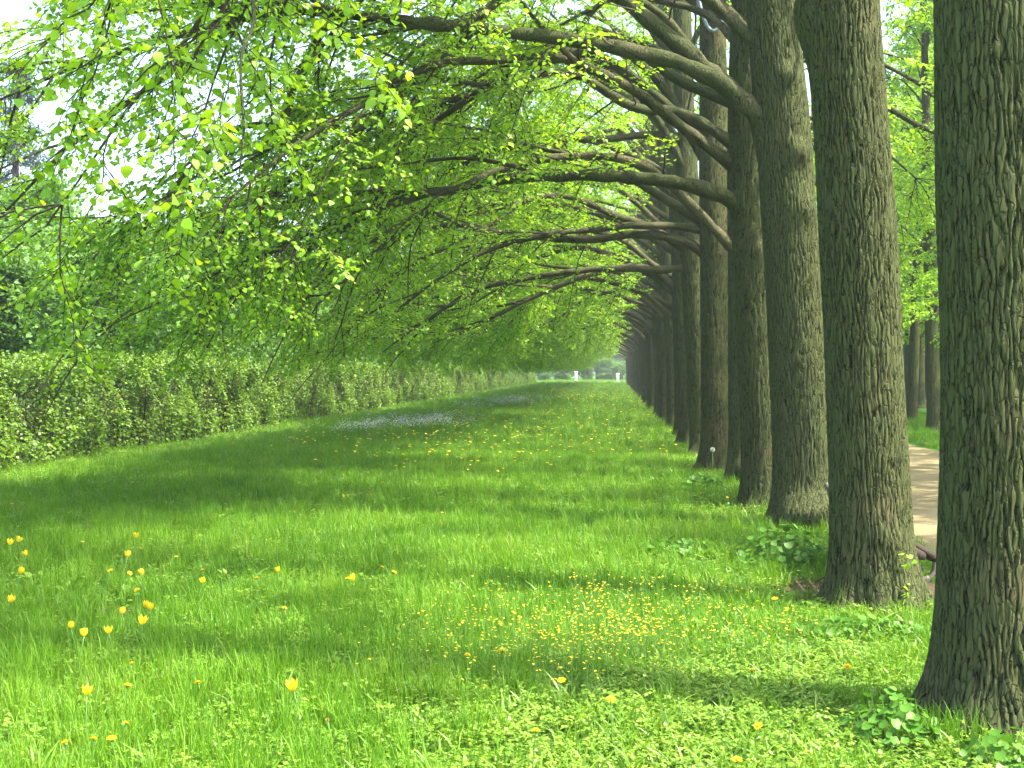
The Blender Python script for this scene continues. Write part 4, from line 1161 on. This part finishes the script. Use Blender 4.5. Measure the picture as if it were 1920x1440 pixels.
DL += [(700 + x / 2.4, 1000 + y / 2.4) for x, y in [(47, 150), (102, 173), (888, 158), (717, 880), (1073, 755), (1717, 860), (1613, 1028), (1813, 292), (1680, 620), (608, 530), (838, 668), (447, 545)]]
DL += [(1599, 1250), (1016, 917), (1368, 933), (936, 883), (1288, 872), (655, 1086), (722, 905), (832, 962), (945, 878), (315, 865), (252, 905), (30, 945), (868, 858), (560, 905), (640, 930), (1180, 850), (1205, 838), (1250, 846)]
for px, py in DL:
    flower('dandelion', px, py, [.17, .22, .26][rng.integers(0, 3)], DH, 'yellow dandelion flower on a thin stem in the lawn grass', 'flower', 'dandelions in the lawn', None, .3)
for px, py in [(1473, 1356), (1050 / 2.743, 950 + 1003 / 2.743), (1257, 1330), (1282, 1310), (1715 / 2.743, 950 + 1100 / 2.743)]:
    flower('withered_dandelion', px, py, .17, DB, 'closed brown withered dandelion head in the foreground grass', 'flower', 'withered dandelions', None, .5)
# dandelion clock
p = on_z(1336, 843, .30); p = on_Y(1336, 843, on_z(1336, 893)[1])
cl = empty('dandelion_clock', (p[0], p[1], 0)); tag(cl, 'white round dandelion seed head on a tall pale stem by the trunks', 'flower')
V, F = tube([(0, 0, -.02), (.005, 0, p[2] * .5), (0, 0, p[2])], .006, 6); mobj('stem', MB().add(V, F, .9).mesh('stem', M['green_stem']), cl)
m = 260; g = np.arange(m) + .5; ph = np.arccos(1 - 2 * g / m); tt = pi * (1 + 5 ** .5) * g
D = np.stack([np.cos(tt) * np.sin(ph), np.sin(tt) * np.sin(ph), np.cos(ph)], -1)
V, F, k = leaves(D * .01, D, np.cross(D, [0.3, .2, .9]), np.full(m, .034), (LEAF4[0] * np.array([.35, 1, .3]), LEAF4[1]))
o = mobj('seed_head', MB().add(V, F, np.repeat(np.random.default_rng(1).random(m), k)).mesh('seed_head', M['white_petal']), cl); o.location = (0, 0, p[2])

# tiny flowers nobody could count: buttercup drift, far yellow flecks, white patches
def tiny(rng, mat, n, D, h0, h1, rad):
    mb = MB(); P = []; Dd = []; Nn = []; S = []; st = []
    for k in range(n):
        a = rng.uniform(0, 6.28); q = rad * math.sqrt(rng.random()); h = rng.uniform(h0, h1); x, y = q * cos(a), q * sin(a)
        tl = rng.normal(0, .35, 2)
        for j in range(5):
            b = j * 2 * pi / 5 + a
            P.append((x, y, h)); Dd.append((cos(b), sin(b), .45 + tl[0] * cos(b) + tl[1] * sin(b))); Nn.append((-.3 * cos(b), -.3 * sin(b), 1)); S.append(D / 2)
        st.append([(x * .6, y * .6, 0), (x * .8, y * .8, h * .5), (x, y, h)])
    V, F, k = leaves(np.array(P), np.array(Dd), np.array(Nn), np.array(S), (LEAF4[0] * np.array([1.1, 1, 1]), LEAF4[1]))
    mb.add(V, F, np.repeat(rng.random(len(P)), k), 0)
    V, F = batch_tube(np.array(st), np.full(n, .0014), np.full(n, .001), 3); mb.add(V, F, .5, 1)
    return mb.mesh('tiny', [mat, M['green_stem']])
rng = np.random.default_rng(66)
def coll_of(name, meshes):
    c = bpy.data.collections.new(name)
    for k, me in enumerate(meshes):
        o = bpy.data.objects.new('%s_%d' % (name, k), me); c.objects.link(o)
    return c
CB = scatter_group('buttercup_scatter', coll_of('buttercup', [tiny(rng, M['butter_petal'], 2, .019, .17, .28, .04) for _ in range(4)]))
CW = scatter_group('white_scatter', coll_of('white', [tiny(rng, M['white_petal'], 14, .036, .16, .32, .16) for _ in range(3)]))
CY = scatter_group('yellow_scatter', coll_of('yellow', [tiny(rng, M['yellow_petal'], 1, .055, .19, .28, .02) for _ in range(3)]))
def drift(name, pix, ng, ncol, label, h=.2, smin=.85, smax=1.2):
    P = np.array([on_z(px, py, h) for px, py in pix]); P[:, 2] = 0
    n = len(P)
    ok = ~((P[:, 0] > PX0) & (P[:, 0] < PX1))
    P = P[ok]; n = len(P)
    s = rng.uniform(smin, smax, n)
    scatter(name, P, np.stack([np.zeros(n), np.zeros(n), rng.uniform(0, 6.28, n)], -1), np.stack([s, s, s], -1), rng.integers(0, ncol, n), ng, label, 'flowers')
pix = []
for cx, cyy, sx, sy, m in [(1150, 1115, 110, 22, 90), (1120, 1185, 120, 24, 150), (1230, 1165, 110, 26, 70), (930, 1185, 90, 28, 55), (1400, 1160, 80, 35, 40), (850, 1150, 70, 25, 22), (1080, 1225, 120, 18, 40), (1130, 1140, 200, 50, 50)]:
    pix += list(zip(rng.normal(cx, sx, m), np.clip(rng.normal(cyy, sy, m), 1060, 1300)))
drift('buttercups', pix, CB, 4, 'dense drift of small yellow buttercups in the middle of the lawn', .22)
pix = []
for cx, cyy, sx, sy, m in [(1080, 742, 70, 5, 220), (1100, 750, 60, 8, 120), (1000, 800, 180, 25, 150), (950, 835, 170, 22, 110), (1200, 800, 40, 25, 50), (760, 850, 120, 20, 60), (1010, 775, 130, 12, 90), (620, 830, 100, 20, 35)]:
    for a, b in zip(rng.normal(cx, sx, m), rng.normal(cyy, sy, m)):
        if b > 727:
            p = on_z(a, b)
            if -10 < p[0] < 1.6: pix.append((a, b))
drift('yellow_flecks', pix, CY, 3, 'distant yellow dandelion flecks scattered over the sunny lawn', .18, 1.0, 1.5)
pix = []
for cx, cyy, sx, sy, m in [(815, 788, 32, 5, 110), (740, 795, 40, 5, 55), (665, 803, 30, 4, 30), (950, 752, 26, 4, 120), (985, 747, 22, 3, 50), (890, 762, 22, 4, 25)]:
    for a, b in zip(rng.normal(cx, sx, m), rng.normal(cyy, sy, m)):
        p = on_z(a, b)
        if -10 < p[0] < 1.6 and b > 727: pix.append((a, b))
drift('white_flowers', pix, CW, 3, 'patches of small white flowers in the grass toward the hedge', .18)

# ------------------------------------------------------------------ haze
m, nt, out = new_mat('haze')
pv = N(nt, 'ShaderNodeVolumePrincipled'); pv.inputs['Color'].default_value = (0.86, 0.93, 0.95, 1); pv.inputs['Density'].default_value = 0.0008; pv.inputs['Anisotropy'].default_value = 0.3
nt.links.new(pv.outputs[0], out.inputs['Volume'])
x0, x1, y0, y1, z0, z1 = -710, 710, -310, 1110, -1.2, 21
V = np.array([(x, y, z) for z in (z0, z1) for x, y in ((x0, y0), (x1, y0), (x1, y1), (x0, y1))])
me = np_mesh('haze', V, [np.array([[3, 2, 1, 0], [4, 5, 6, 7], [0, 1, 5, 4], [1, 2, 6, 5], [2, 3, 7, 6], [3, 0, 4, 7]])], m)
o = mobj('haze', me, None, 'stuff'); tag(o, 'thin bright haze filling the far avenue', 'haze')
print('triangles', sum(sum(len(p.vertices) - 2 for p in m_.polygons) if len(m_.polygons) < 2000 else len(m_.loops) - 2 * len(m_.polygons) for m_ in bpy.data.meshes))
